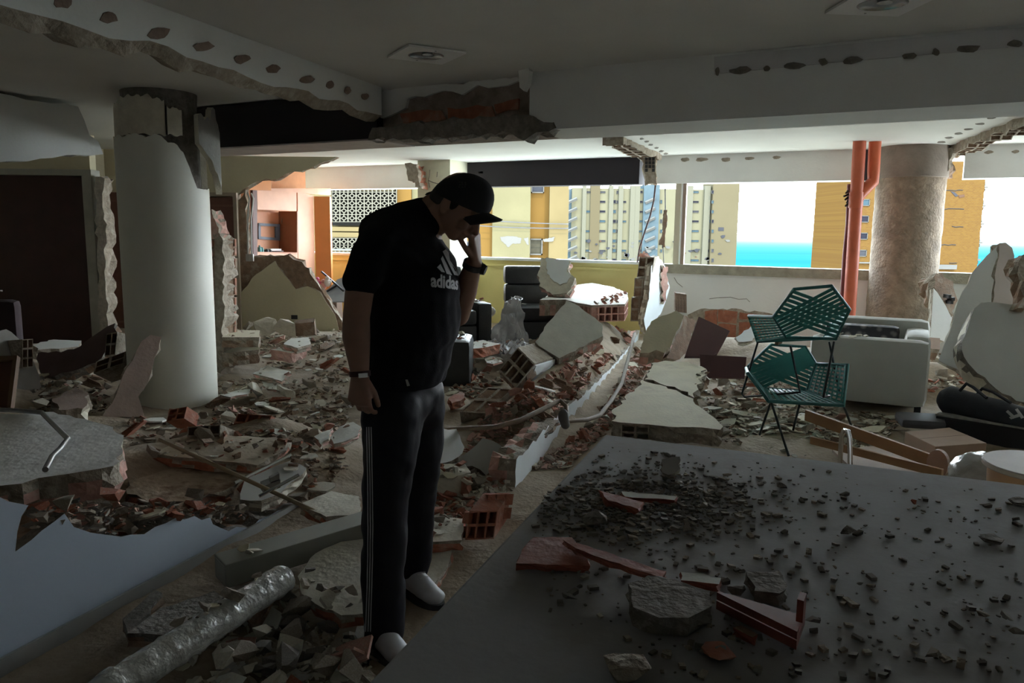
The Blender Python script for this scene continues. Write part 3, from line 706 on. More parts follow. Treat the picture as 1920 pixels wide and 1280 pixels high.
# window frame post and hanging remains at the window
wfp = thing('window_post', 'pale aluminium window post standing on the parapet right of the partition', 'window frame', AB(PY(1272, 430, 11).dot(d), BW + .05, ZS))
pl = (AB(0, BW + .02), -n)
for u0, u1, mt in ((1264, 1274, M('alu_cream', (.55, .5, .38), .5, .03)), (1275, 1277.5, white), (1278, 1284, M('alu_brown', (.3, .22, .17), .5, .03))):
    a, b = PP(u0, 430, pl), PP(u1, 430, pl); mb = MB(); mb.beam((a.x, a.y), (b.x, b.y), n * .06, ZS, ZH); mb.build('profile', mt, wfp)
cbl = MB(); cbl.tube([PY(u, v, 10.6) for u, v in ((1229, 347), (1226, 375), (1219, 405), (1207, 440), (1199, 466), (1195, 492))], .012, 6); tag(cbl.build('loose_cable', M('cable_brown', (.16, .1, .1), .6), smooth=True), 'dark loose cable hanging from the beam end down to the block stack', 'cable')
hs = thing('hanging_strip', 'splintered brown strip hanging from the window beam on a wire', 'debris', PY(1240, 560, 10.75))
mb = MB(); mb.tube([PY(1247, 346, 10.75), PY(1247.5, 395, 10.75)], .008, 5); mb.build('wire', black, hs); mb = MB(); mb.tube([PY(1243, 462, 10.75), PY(1245, 500, 10.75), PY(1241, 560, 10.75)], .006, 5); mb.build('wire', black, hs)
pl = plane(PY(1235, 400, 10.75), PY(1250, 400, 10.75), PY(1243, 460, 10.75))
slab('splinter', '', '', [(1246, 393), (1251, 394), (1251, 412), (1249, 430), (1248, 446), (1247, 462), (1242, 466), (1242, 460), (1236, 458), (1237, 450), (1242, 440), (1242, 420)], pl, .04, [claybrn, claybrn, mortard], hs, step=.04, amp=.012)

for q in ('yellow_render', 'orange_render', 'pale_orange_render', 'white_render', 'window_frame_paint', 'louvre', 'breeze_block', 'breeze_shade', 'tower_render', 'stair_blue', 'tower_tan', 'tower_tan2', 'tower_rib', 'patch_rust', 'crack_grey', 'bal_grey', 'rail_teal', 'bal_door'):
    MATS[q].node_tree.nodes['Principled BSDF'].inputs['Specular IOR Level'].default_value = 0
br.node_tree.nodes['Principled BSDF'].inputs['Specular IOR Level'].default_value = 0
# ------------------------------------------------------------------ ground of rubble
SEGS = [((.12, 5.6), (1.2, 10.2), .27, .28), ((-2.7, 3.2), (-1.55, 4.7), .45, .3), ((-4.0, 5.2), (-5.6, 7.5), .8, .35), ((-3.6, 9.8), (-1.6, 9.6), .8, .14),
        ((2.5, 8.6), (3.0, 7.9), .7, .3), ((3.9, 7.4), (4.8, 7.2), .5, .25), ((.3, 9.3), (.8, 9.8), .4, .15)]
SB0, SB1 = PZ(967, 918, 0), PZ(1185, 652, 0); SBD = (SB1 - SB0).normalized(); SBN = V((SBD.y, -SBD.x, 0))
def ground(x, y):
    p = V((x, y, 0)); h = .0
    for A, B, w_, hh in SEGS:
        a, b = V((*A, 0)), V((*B, 0)); ab = b - a
        t_ = max(0, min(1, (p - a).dot(ab) / ab.length_squared)); q = (p - a - ab * t_).length
        h += hh * math.exp(-(q / w_) ** 2)
    h += .035 * noise.noise(p * 1.3) + .025 * noise.noise(p * 4) + .012 * noise.noise(p * 11) + .02
    q = p - SB0; t_ = q.dot(SBD); s_ = q.dot(SBN)
    if -.4 < t_ < 5.4 and s_ > -.06: h *= 1 - .9 * max(0, 1 - max(0, s_ - .3) / .3) * min(1, (s_ + .06) / .06)
    k = math.exp(-((x + .42) ** 2 + (y - 2.85) ** 2) / .22)
    return h * (1 - k) + .0 * k
def build_ground():
    mb = MB(); a0, a1, b0, b1, st = -10.4, 3.5, -4.1, 11.1, .07
    na, nb = int((a1 - a0) / st), int((b1 - b0) / st)
    for j in range(nb + 1):
        for i in range(na + 1):
            q = AB(a0 + i * st, b0 + j * st); q.z = max(.002, ground(q.x, q.y)); mb.v.append(q)
    for j in range(nb):
        for i in range(na):
            k = j * (na + 1) + i; mb.f.append([k, k + 1, k + na + 2, k + na + 1]); mb.m.append(0)
    struct(mb, 'floor', dust, smooth=True, weld=False)  # the rubble bed itself, serving as the room's floor
build_ground()
def G(u, v):                                    # where the sight line through a pixel meets the rubble bed
    z = .1
    for _ in range(14):
        p = PZ(u, v, z); z = .5 * z + .5 * ground(p.x, p.y)
    p = PZ(u, v, z); p.z = ground(p.x, p.y); return p
# ------------------------------------------------------------------ the man
F = V((.95, -.31, 0)).normalized(); Lf = V((.31, .95, 0)).normalized(); Zu = V((0, 0, 1))
import itertools
def ico():
    bm = bmesh.new(); bmesh.ops.create_icosphere(bm, subdivisions=3, radius=1); r = [v.co.copy() for v in bm.verts]; bm.free(); return r
ICO = ico()
def ell(c, r, ax=None):
    if not isinstance(r, (tuple, list)): r = (r, r, r)
    ax = ax or (F, Lf, Zu)
    return [c + ax[0] * (q.x * r[0]) + ax[1] * (q.y * r[1]) + ax[2] * (q.z * r[2]) for q in ICO]
def chain(mb, pts):                              # [(centre, radius)...] tapered limb
    for (a, ra), (b, rb) in zip(pts, pts[1:]): mb.hull(ell(a, ra) + ell(b, rb))
def remesh(name, mb, mats, vox, parent, it=3, fold=None):
    me = bpy.data.meshes.new(name + '_src'); me.from_pydata([tuple(p) for p in mb.v], [], mb.f)
    o = bpy.data.objects.new(name + '_src', me); COL.objects.link(o)
    r = o.modifiers.new('r', 'REMESH'); r.mode = 'VOXEL'; r.voxel_size = vox
    sm_ = o.modifiers.new('s', 'SMOOTH'); sm_.iterations = it; sm_.factor = .5
    dg = bpy.context.evaluated_depsgraph_get(); dg.update()
    m2 = bpy.data.meshes.new_from_object(o.evaluated_get(dg)); bpy.data.objects.remove(o); bpy.data.meshes.remove(me)
    if fold:
        nn = [v.normal.copy() for v in m2.vertices]
        for v_, q in zip(m2.vertices, nn): v_.co = v_.co + q * fold(v_.co)
    c = sum((v_.co for v_ in m2.vertices), V()) / len(m2.vertices); c.z = min(v_.co.z for v_ in m2.vertices)
    for v_ in m2.vertices: v_.co -= c
    m2.name = name; m2.materials.clear(); m2.materials.append(mats)
    m2.polygons.foreach_set('use_smooth', [True] * len(m2.polygons))
    o = bpy.data.objects.new(name, m2); COL.objects.link(o)
    o.location = c - wpos(parent) if parent else c
    if parent: o.parent = parent
    WLD[o.name] = c
    return o
def bvh(o):
    w_ = wpos(o); return BVHTree.FromPolygons([v_.co + w_ for v_ in o.data.vertices], [p.vertices[:] for p in o.data.polygons])
skin = M('skin', (.3, .165, .115), .55, .08, 20); shirt_m = M('black_cotton', (.006, .006, .009), .9, .1, 30, .1, 200, spec=.2); trous_m = M('navy_trouser', (.006, .006, .011), .6, .1, 30, .05, 120, spec=.22)
hairm = M('dark_hair', (.015, .011, .009), .7, .2, 60, .3, 200); capm = M('cap_cloth', (.012, .012, .016), .85, .1, 40); grey_print = M('grey_print', (.5, .5, .52), .7, .04, 30)
man = thing('person', 'person in black t-shirt and track trousers, head bowed under a dark cap, hand to face', 'person', V((-.42, 2.82, 0)))
sc = lambda y: y / FPX
UP = (F * .62 + Zu * .78).normalized(); FC = (F * .78 - Zu * .62).normalized()
HC = PY(857, 386, 2.83)
def H(f, u, l=0): return HC + FC * f + UP * u + Lf * l
HA = (FC, Lf, UP)
body = MB()
body.hull(ell(H(-.005, .012), (.098, .078, .112), HA))
body.hull(ell(H(.02, -.03), (.075, .068, .06), HA) + ell(H(.052, -.088), (.026, .03, .022), HA) + ell(H(.0, -.06), (.04, .06, .03), HA))   # jaw, chin
body.hull(ell(H(.092, .012), .010) + ell(H(.116, -.028), .012) + ell(H(.09, -.034), .014))                                                  # nose
for s_ in (-1, 1):
    body.hull(ell(H(.10, -.032, s_ * .013), .009)); body.hull(ell(H(.083, .026, s_ * .034), (.014, .024, .009), HA))                         # nostril, brow
    body.hull(ell(H(.086, .004, s_ * .032), .012)); body.hull(ell(H(.07, -.028, s_ * .042), (.022, .022, .022), HA))                         # eyeball, cheek
    body.hull(ell(H(-.012, -.005, s_ * .08), (.018, .008, .032), HA)); body.hull(ell(H(-.008, -.03, s_ * .078), (.01, .007, .012), HA))      # ear
body.hull(ell(H(.088, -.056), (.012, .026, .006), HA)); body.hull(ell(H(.085, -.069), (.012, .022, .008), HA))                              # lips
nk0 = PY(792, 418, 2.85)
body.hull(ell(nk0, .075) + ell(H(-.03, -.07), .062)); body.hull(ell(nk0, .075) + ell(H(-.045, -.02), .058))
ch = PY(770, 500, 2.85)
body.hull(ell(nk0, .07) + ell(ch, (.11, .15, .12))); body.hull(ell(ch, (.11, .15, .12)) + ell(PY(762, 700, 2.85), (.11, .15, .1)))
RS, RE, RW = PY(706, 462, 2.67), PY(668, 596, 2.62), PY(675, 700, 2.6)
body.hull(ell(ch, .1) + ell(RS, .06)); chain(body, [(RS, .06), (PY(676, 530, 2.63), .05), (RE, .046), (PY(668, 630, 2.61), .048), (RW, .031)])
LS, LE, LW = PY(800, 470, 3.0), PY(858, 590, 2.99), PY(889, 492, 2.9)
body.hull(ell(ch, .1) + ell(LS, .06)); chain(body, [(LS, .058), (LE, .046), (PY(872, 545, 2.95), .046), (LW, .03)])
for hp, kn_, an in ((PY(737, 750, 2.74), PY(722, 950, 2.68), PY(718, 1205, 2.61)), (PY(782, 750, 2.95), PY(780, 950, 3.02), PY(775, 1088, 3.05))):
    body.hull(ell(PY(760, 720, 2.85), .1) + ell(hp, .08)); chain(body, [(hp, .08), (kn_, .055), (an, .045)])
def hand(mb, wr, dv, tv_, bk, curls, spread=.1, thumb=None, sz=1.0):
    """palm with four unequal bent fingers and a thumb leaving the side of the palm; bk = back-of-hand normal"""
    dv = dv.normalized(); tv_ = (tv_ - dv * tv_.dot(dv)).normalized(); bk = (bk - dv * bk.dot(dv) - tv_ * bk.dot(tv_)).normalized()
    P_ = lambda a, t_, b=0: wr + dv * (a * sz) + tv_ * (t_ * sz) + bk * (b * sz)
    mb.hull(ell(P_(0, .012), .021 * sz) + ell(P_(0, -.012), .021 * sz) + ell(P_(.088, .033), .0125 * sz) + ell(P_(.09, .0), .013 * sz) + ell(P_(.08, -.034), .0115 * sz))
    for k, (t0, ln, r) in enumerate(((.034, .074, .0092), (.0115, .083, .0095), (-.0115, .077, .009), (-.034, .060, .008))):
        p = P_(.086 - (.008 if k == 3 else 0), t0); ang = 0; dirn = (dv + tv_ * (spread * (1.2 - k) * .35)).normalized(); cu = curls[k]; pts = [(p, r * sz * 1.05)]
        for seg, c in zip((.47, .3, .23), cu):
            ang += c; dd = dirn * math.cos(ang) - bk * math.sin(ang); p = p + dd * (ln * seg * sz); pts.append((p, r * sz)); r *= .94
        chain(mb, pts)
    tp = thumb or ((.55, .8, -.2), (.15, .95, -.35))
    p = P_(.022, .026, -.006); pts = [(p, .0145 * sz)]
    for (t_, a, b), ln in zip(tp, (.042, .033)):
        p = p + (tv_ * t_ + dv * a + bk * b).normalized() * ln * sz; pts.append((p, .0105 * sz))
    p2_ = p + (pts[-1][0] - pts[-2][0]).normalized() * .016 * sz; pts.append((p2_, .009 * sz)); chain(mb, pts)
hand(body, RW + V((0, 0, -.012)), V((-.03, .0, -1)), F, V((-.25, -1, 0)), [(.5, .55, .35), (.55, .6, .4), (.6, .65, .4), (.65, .7, .4)], .12, ((.5, .85, -.35), (.1, .95, -.4)), 1.0)
hand(body, LW + V((.003, -.01, .018)), V((.0, -.35, 1)), V((-.3, -1, -.25)), V((1, -.35, .1)), [(.35, .7, .5), (.4, .75, .5), (.45, .8, .5), (.5, .85, .5)], .3, ((.6, .75, -.3), (.1, .9, -.45)), .98)
remesh('body', body, skin, .0042, man, 2)
# t-shirt
sh = MB()
hem, bel, che, upp = PY(760, 712, 2.85), PY(776, 612, 2.85), PY(774, 512, 2.85), PY(748, 443, 2.85)
E1 = ell(hem, (.142, .2, .028)); E2 = ell(bel, (.168, .205, .14)); E3 = ell(che, (.165, .205, .13)); E4 = ell(upp, (.13, .19, .11))
sh.hull(E1 + ell(bel, (.155, .2, .1))); sh.hull(E2 + E3); sh.hull(E3 + E4); sh.hull(E1 + ell(bel, (.165, .205, .06)))
sh.hull(E4 + ell(PY(793, 412, 2.85), .082)); sh.hull(E4 + ell(RS, .072)); sh.hull(E3 + ell(RS, .066)); sh.hull(ell(RS, .073) + ell(PY(677, 528, 2.63), .060))
sh.hull(E4 + ell(LS, .07)); sh.hull(ell(LS, .07) + ell(PY(838, 545, 2.99), .062))
shirt = remesh('t_shirt', sh, shirt_m, .0075, man, 9, lambda p: .006 * noise.noise(V((p.x * 7, p.y * 7, p.z * 16))) + .004 * noise.noise(p * 22))
tr = MB()
tr.hull(ell(PY(758, 735, 2.85), (.135, .19, .08)) + ell(PY(738, 770, 2.74), .115)); tr.hull(ell(PY(758, 735, 2.85), (.135, .19, .08)) + ell(PY(783, 770, 2.95), .11))
chain(tr, [(PY(738, 770, 2.74), .118), (PY(730, 860, 2.7), .098), (PY(722, 950, 2.68), .083), (PY(719, 1080, 2.63), .077), (PY(720, 1188, 2.61), .071)])
chain(tr, [(PY(783, 770, 2.95), .108), (PY(786, 850, 2.98), .093), (PY(779, 950, 3.02), .078), (PY(777, 1068, 3.05), .058)])
trou = remesh('trousers', tr, trous_m, .008, man, 3, lambda p: .010 * noise.noise(V((p.x * 9, p.y * 9, p.z * 5))) + .006 * noise.noise(p * 17) + .006 * math.sin(p.z * 38 + 6 * noise.noise(p * 4)) * max(0, noise.noise(p * 5)))
bt_, bs_ = bvh(trou), bvh(shirt)
def cast(b, u, v, off=.004):
    q = ray(u, v).normalized(); h = b.ray_cast(CAM, q)
    return (h[0] + h[1] * off if h[1].dot(q) < 0 else h[0] - q * off) if h[0] else None
for k in range(3):
    mb = MB(); L_ = []
    for i in range(60):
        v_ = 800 + i * 6.5; u = 689 + k * 4.2 + 3 * math.sin((v_ - 800) / 120) - (v_ - 800) * .004
        a, b = cast(bt_, u - .9, v_), cast(bt_, u + .9, v_)
        if a and b: L_.append((a, b))
    for (a, b), (c, e) in zip(L_, L_[1:]):
        if (a - c).length < .05: mb.face([a, b, e, c])
    if mb.f: mb.build('side_stripe', grey_print, trou)
for bar in ([(818, 502), (824, 496), (832, 511), (826, 510)], [(825, 487), (828, 481), (845, 516), (835, 513)], [(828, 473), (834, 469), (839, 475), (838, 486), (860, 517), (849, 515)]):
    mb = MB(); fine = []
    for i in range(len(bar)):
        a, b = bar[i], bar[(i + 1) % len(bar)]
        for j in range(4): fine.append((a[0] + (b[0] - a[0]) * j / 4, a[1] + (b[1] - a[1]) * j / 4))
    pts = [cast(bs_, u, v, .006) for u, v in fine]; pts = [p for p in pts if p]
    if len(pts) > 3:
        c = sum(pts, V()) / len(pts); cc = cast(bs_, sum(q[0] for q in fine) / len(fine), sum(q[1] for q in fine) / len(fine), .006) or c
        for i in range(len(pts)): mb.face([pts[i], pts[(i + 1) % len(pts)], cc])
        mb.build('shirt_emblem', grey_print, shirt)
fc_ = bpy.data.curves.new('lettering', 'FONT'); fc_.body = 'adidas'; fc_.size = 1; fc_.offset = .035; fc_.resolution_u = 3
fo = bpy.data.objects.new('lettering', fc_); COL.objects.link(fo); dg = bpy.context.evaluated_depsgraph_get(); dg.update()
tm = bpy.data.meshes.new_from_object(fo.evaluated_get(dg)); bpy.data.objects.remove(fo)
xs = [v_.co.x for v_ in tm.vertices]; ys = [v_.co.y for v_ in tm.vertices]; x0, x1, y0, y1 = min(xs), max(xs), min(ys), max(ys)
mb = MB()
for v_ in tm.vertices:
    s_, t_ = (v_.co.x - x0) / (x1 - x0), (v_.co.y - y0) / (y1 - y0)
    q = cast(bs_, 806 + 50 * (1 - (1 - s_) ** 1.2), 537 + 7 * s_ - t_ * 25, .006); mb.v.append(q or V((0, 0, 0)))
for p in tm.polygons:
    if all(mb.v[i].length > .1 for i in p.vertices): mb.f.append(list(p.vertices)); mb.m.append(0)
used = sorted({i for f_ in mb.f for i in f_}); rm = {i: k for k, i in enumerate(used)}; mb.v = [mb.v[i] for i in used]; mb.f = [[rm[i] for i in f_] for f_ in mb.f]
lt = mb.build('shirt_lettering', grey_print, shirt, weld=False)
# cap, hair, wrist things, shoes
cp_ = MB(); top = [q for q in ICO]
k = 28
for i in range(k):
    for j in range(9):
        def q(i, j):
            a = 2 * math.pi * i / k; e = j / 9 * math.pi / 2; r = math.cos(e); zc = .018 + .028 * math.cos(a)
            return H(math.cos(a) * r * (.113 if math.cos(a) > 0 else .104) - .002, zc * (1 - j / 9) + math.sin(e) * .132 + .012 * math.cos(a) * r * math.sin(e), math.sin(a) * r * .09)
        cp_.face([q(i, j), q(i + 1, j), q(i + 1, j + 1), q(i, j + 1)])
cap = cp_.build('cap', capm, man, smooth=True)
br_ = MB(); N_ = 14
def bq(i, f, o=0):
    s_ = -1 + 2 * i / N_
    return H(.108 - .035 * s_ * s_ + f * .056 * (1 - .35 * s_ * s_), .052 - .05 * s_ * s_ + f * .012 + o + f * .012 * s_, s_ * .086)
for i in range(N_):
    for j in range(4):
        a, b = j / 4, (j + 1) / 4
        br_.face([bq(i, a, .004), bq(i + 1, a, .004), bq(i + 1, b, .004), bq(i, b, .004)]); br_.face([bq(i, a, -.003), bq(i, b, -.003), bq(i + 1, b, -.003), bq(i + 1, a, -.003)])
    br_.face([bq(i, 1, .004), bq(i + 1, 1, .004), bq(i + 1, 1, -.003), bq(i, 1, -.003)])
br_.build('brim', capm, cap, smooth=.6)
bc = bvh(cap); mb = MB()
for i in range(9):
    u, v = 862 + (i % 3) * 5 + rnd(-1, 1), 342 + (i // 3) * 4 + rnd(-1, 1)
    pts = [cast(bc, u + math.cos(a * 1.26) * 1.9, v + math.sin(a * 1.26) * 1.6, .002) for a in range(5)]
    if all(pts): mb.face(pts)
if mb.f: tag(mb.build('cap_embroidery', M('faded_thread', (.06, .055, .055), .9), cap))
mb = MB(); mb.lathe(H(0, .146, 0), [(.008, 0), (.008, .006)], 10); mb.build('cap_button', capm, cap)
hr = MB(); hr.hull(ell(H(-.04, -.0), (.063, .078, .055), HA) + ell(H(-.068, -.035), (.035, .06, .03), HA)); hr.hull(ell(H(.01, .02, .072), (.018, .012, .03), HA)); hr.hull(ell(H(.01, .02, -.072), (.018, .012, .03), HA))
for i in range(6): hr.tube([H(-.085, .0 - i * .006, -.03 + i * .012), H(-.105 - .01 * (i % 2), -.03 - i * .005, -.03 + i * .012), H(-.12, -.05 - i * .006, -.028 + i * .012)], [.008, .005, .001], 5)
remesh('hair', hr, hairm, .005, man, 1)
wd = (LE - LW).normalized()
mb = MB(); wc = LW + wd * .012; a_ = wd.cross(V((0, 1, .2))).normalized(); b_ = wd.cross(a_)
def ring(mb, c, ax, r, w_, th, ar=(0, 6.2832), nseg=28):
    a = ax.cross(V((.1, 1, .2))).normalized(); b = ax.cross(a)
    for i in range(nseg):
        t0, t1 = ar[0] + (ar[1] - ar[0]) * i / nseg, ar[0] + (ar[1] - ar[0]) * (i + 1) / nseg
        q = lambda t_, rr, h: c + (a * math.cos(t_) + b * math.sin(t_)) * rr + ax * h
        for r0, h0, r1, h1 in ((r + th, -w_, r + th, w_), (r, w_, r, -w_), (r + th, w_, r, w_), (r, -w_, r + th, -w_)): mb.face([q(t0, r0, h0), q(t1, r0, h0), q(t1, r1, h1), q(t0, r1, h1)])
ring(mb, wc, wd, .035, .011, .005); wt = mb.build('watch_strap', black, man, smooth=.6)
sdn = (F - wd * F.dot(wd)).normalized(); mb = MB(); s2_ = wd.cross(sdn)
mb.hull([wc + sdn * (.036 + h) + (wd * math.cos(t_ * .3927) + s2_ * math.sin(t_ * .3927)) * (.022 if h < .012 else .018) for t_ in range(16) for h in (0, .012, .015)]); mb.build('watch_case', black, wt)
wd2 = (RE - RW).normalized(); mb = MB(); ring(mb, RW + wd2 * .0, wd2, .033, .009, .003); bs2 = mb.build('bracelet', M('maroon_strap', (.05, .012, .012), .6), man, smooth=.6)
mb = MB(); pc = PY(686, 704, 2.6) ; pc = RW + (V((.45, -.9, 0)).normalized()) * .036; mb.box(pc, V((.9, .45, 0)).normalized() * .016, V((.45, -.9, 0)).normalized() * .003, wd2 * .0075); mb.build('bracelet_plate', chrome, bs2)
mb = MB(); q = RW + V((-.034, .0, -.125)); ring(mb, RW + V((-.036, .0, -.115)), Zu, .0098, .002, .0016); mb.build('ring', chrome, man)
for (hx, hy, tx, ty, yh, yt), z0 in (((768, 1100, 806, 1117, 3.06, 2.95), .0), ((704, 1222, 738, 1248, 2.64, 2.53), .0)):
    h_ = PY(hx, hy, yh); t2_ = PY(tx, ty, yt); dr_ = V((t2_.x - h_.x, t2_.y - h_.y, 0)).normalized(); sd_ = V((-dr_.y, dr_.x, 0)); h_ = V((h_.x, h_.y, 0)) ; ax = (dr_, sd_, Zu)
    mb = MB(); mb.hull(ell(h_ + Zu * .07, (.045, .042, .045), ax) + ell(h_ + dr_ * .02 + Zu * .05, (.05, .042, .035), ax) + ell(h_ + dr_ * .17 + Zu * .042, (.05, .048, .026), ax)); mb.hull(ell(h_ + dr_ * .06 + Zu * .07, (.05, .04, .045), ax) + ell(h_ + dr_ * .17 + Zu * .04, (.05, .046, .026), ax))
    mb.hull(ell(h_ + Zu * .12, .042) + ell(h_ + Zu * .06, .04))
    so_ = remesh('shoe', mb, M('white_shoe', (.5, .5, .53), .6, .06, 20), .006, man, 2, lambda p: .002 * noise.noise(p * 30))
    mb = MB(); out = []
    for i in range(26):
        a = 2 * math.pi * i / 26; cx = .085 + math.cos(a) * .14; w2 = (.047 + .006 * math.cos(a)); out.append(h_ + dr_ * cx + sd_ * (math.sin(a) * w2 * (1.15 if abs(math.cos(a)) < .9 else 1)) + Zu * .001)
    mb.prism(out, Zu * .024, ms=0); mb.build('sole', M('dark_sole', (.03, .03, .03), .7), so_)
    mb = MB()
    for i in range(4): c_ = h_ + dr_ * (.085 + i * .02) + Zu * (.108 - i * .0125); mb.tube([c_ - sd_ * .02, c_ + Zu * .003, c_ + sd_ * .02], .003, 5)
    tag(mb.build('laces', M('lace', (.55, .55, .55), .8), so_), kind='stuff')
mb = MB(); pts = [cast(bs_, *p_, .003) or cast(bt_, *p_, .006) for p_ in ((760, 711), (764, 711), (768, 722), (763, 723))]; mb.prism(pts, V((.0, -.004, 0))); mb.build('drawcord_tip', M('cord_white', (.5, .5, .47), .8), man)
# ------------------------------------------------------------------ big broken pieces
def hz(px_, z, tilt=0):                          # roughly lying plane through given height
    return (PZ(*px_, z), (Zu + V((0, -tilt, 0))).normalized())
def p3(*a): return plane(*[PY(*q) for q in a])
def pz3(*a): return plane(*[PZ(*q) for q in a])
creamp = M('cream_plaster', (.6, .55, .4), .85, .08, 5, .15, 40, col2=(.4, .33, .25), c2s=4, c2lo=.58, c2hi=.8)
bluew = M('pale_white_paint', (.72, .75, .76), .7, .05, 3)
greyw = M('grey_white_paint', (.58, .58, .55), .75, .05, 3)
WS = [plasterw, claypink, mortar]; CS = [creamp, claybrn, mortar]
# long cracked slab lying right of the ridge
pl = pz3((1250, 790, .2), (1350, 800, .2), (1260, 685, .34))
slab('fallen_wall_slab', 'long cream plastered wall slab lying right of the white ridge, near half', 'wall slab', [(1205, 713), (1240, 722), (1283, 738), (1304, 752), (1320, 768), (1345, 788), (1356, 805), (1300, 803), (1215, 796), (1165, 792), (1145, 790), (1152, 764), (1180, 736)], pl, .12, [creamp, mortar, mortar], cells=(8,), cellw=.09, amp=.03)
slab('fallen_wall_slab', 'far half of the cracked cream slab below the leaning beige fragment', 'wall slab', [(1222, 680), (1250, 676), (1292, 679), (1326, 690), (1313, 722), (1300, 745), (1284, 735), (1242, 719), (1207, 710)], pl, .13, CS, amp=.03)
# slabs in the middle room
pl = pz3((1085, 568, .7), (1172, 570, .7), (1110, 532, .74))
slab('fallen_wall_slab', 'white wall slab with open block ends lying flat before the yellow parapet', 'wall slab', [(1013, 562), (1030, 552), (1045, 545), (1075, 535), (1110, 530), (1150, 538), (1176, 549), (1178, 560), (1172, 570), (1110, 572), (1080, 567), (1060, 561)], pl, .19, WS, cells=(6, 7, 8, 9, 10), cellw=.085, amp=.015)
pl = p3((1063, 566, 7.6), (1131, 622, 7.3), (1050, 668, 7.0))
slab('leaning_wall_slab', 'big white wall slab leaning on the ridge beside the hollow block', 'wall slab', [(1063, 563), (1085, 572), (1108, 590), (1131, 608), (1131, 630), (1050, 672), (1018, 655), (1003, 640), (1030, 600)], pl, .14, WS, amp=.012)
pl = p3((1015, 500, 9.7), (1072, 500, 9.5), (1040, 545, 9.3))
slab('wall_fragment', 'blue-white wall fragment with raw brick rim standing on the far recliner', 'wall fragment', [(1014, 483), (1070, 488), (1066, 508), (1077, 520), (1074, 536), (1066, 548), (1035, 552), (1012, 536), (1008, 515)], pl, .1, [plaster, claypink, mortar], amp=.02, step=.05)
A_, nn_ = pl; slab('wall_fragment_paint', '', '', [(1023, 483), (1068, 488), (1064, 508), (1070, 518), (1063, 530), (1050, 533), (1038, 528), (1026, 512)], (A_ + nn_ * .012, nn_), .012, [bluew, plaster, plaster], bpy.data.objects['wall_fragment'], amp=.01, step=.05)
# open blocks at the foot of it
def block(name, label, o, a, b, c, nx, ny, mats=None, depth=.12, far=True, parent=None, group=None):
    ob = block_mb(o, a, b, c, nx, ny, 0, 1, depth, far).build(name, mats or [mortar, claybrn], parent)
    if parent is None: tag(ob, label, 'block', group)
    return ob
o_ = PY(971, 651, 6.75); a_ = PY(1003, 682, 6.5) - o_; b_ = PY(935, 694, 6.55) - o_; c_ = a_.cross(b_).normalized(); c_ = c_ if c_.y > 0 else -c_
bl = block('hollow_block', 'tilted grey hollow block with three dark cells and a white plastered side, on the ridge', o_, a_, b_, (PY(1043, 668, 7.1) - PY(1003, 682, 6.5)), 3, 2)
pp = [PY(1003, 684, 6.48), PY(1044, 672, 7.08), PY(1036, 690, 7.06), PY(1003, 732, 6.55), PY(990, 720, 6.53), PY(978, 716, 6.52)]
mb = MB(); mb.prism(pp, (.012, .02, -.01)); mb.build('plaster_skin', bluew, bl)
o_ = PY(905, 735, 6.1); a_ = PY(968, 729, 6.3) - o_; b_ = PY(862, 776, 5.9) - o_
block('hollow_block', 'dusty flat-topped hollow block sliding off the ridge beside the man', PY(915, 725, 6.15), PY(962, 728, 6.2) - PY(915, 725, 6.15), PY(862, 772, 5.75) - PY(915, 725, 6.15), V((.02, .1, -.22)), 2, 2, depth=.015, far=False)
# ridge: stub of the partition with its white right face
base = [(965, 921), (1033, 858), (1073, 802), (1133, 728), (1173, 668), (1196, 640)]
tops = [(968, 862), (1000, 828), (1040, 783), (1064, 764), (1107, 727), (1150, 684), (1188, 640), (1200, 618)]
B0, B1 = PZ(967, 918, .0), PZ(1185, 652, .0); B0.z = B1.z = 0
dd = (B1 - B0).normalized(); rn = V((dd.y, -dd.x, 0)); plr = (B0, rn)
fc2 = [PP(u, v, plr) for u, v in base] + [PP(u, v, plr) for u, v in tops[::-1]]
for p in fc2[:len(base)]: p.z = min(p.z, .02)
mb = slab_mb(fc2, rn, .16, amp=.02, step=.07, mi=(0, 1, 2), skip=tuple(range(len(base) - 1)))
rdg = tag(mb.build('partition_stub', [bluew, claypink, mortar]), 'low broken partition stub with a white face running from the counter to the window', 'wall remnant')
# front end of the stub, white face towards us, with broken block above
pl = p3((870, 850, 4.7), (962, 915, 4.35), (890, 885, 4.5)); pl = plane(PZ(880, 885, .04), PZ(962, 918, .0), PY(905, 824, 4.75))
slab('wall_fragment', 'white wall fragment facing the camera at the near end of the low stub', 'wall fragment', [(827, 868), (845, 858), (870, 850), (905, 822), (940, 832), (950, 862), (963, 918), (940, 908), (885, 872), (855, 876)], pl, .12, [greyw, plaster, mortar], amp=.012)
pl = plane(PY(950, 840, 4.72), PY(1035, 800, 5.2), PY(965, 862, 4.6))
slab('broken_block_face', 'crumbling grey block face between the white stub face and the conduit', 'block', [(950, 838), (985, 815), (1020, 790), (1045, 785), (1038, 800), (1005, 826), (970, 862), (958, 868)], pl, .05, [mortar, claybrn, mortard], amp=.012)
slab('wall_fragment', 'small white wall fragment behind the legs of the person, on the ridge side', 'wall fragment', [(822, 800), (858, 806), (872, 840), (850, 866), (820, 868)], plane(PY(825, 800, 4.75), PY(865, 815, 4.8), PY(840, 865, 4.5)), .1, [greyw, plaster, mortar])
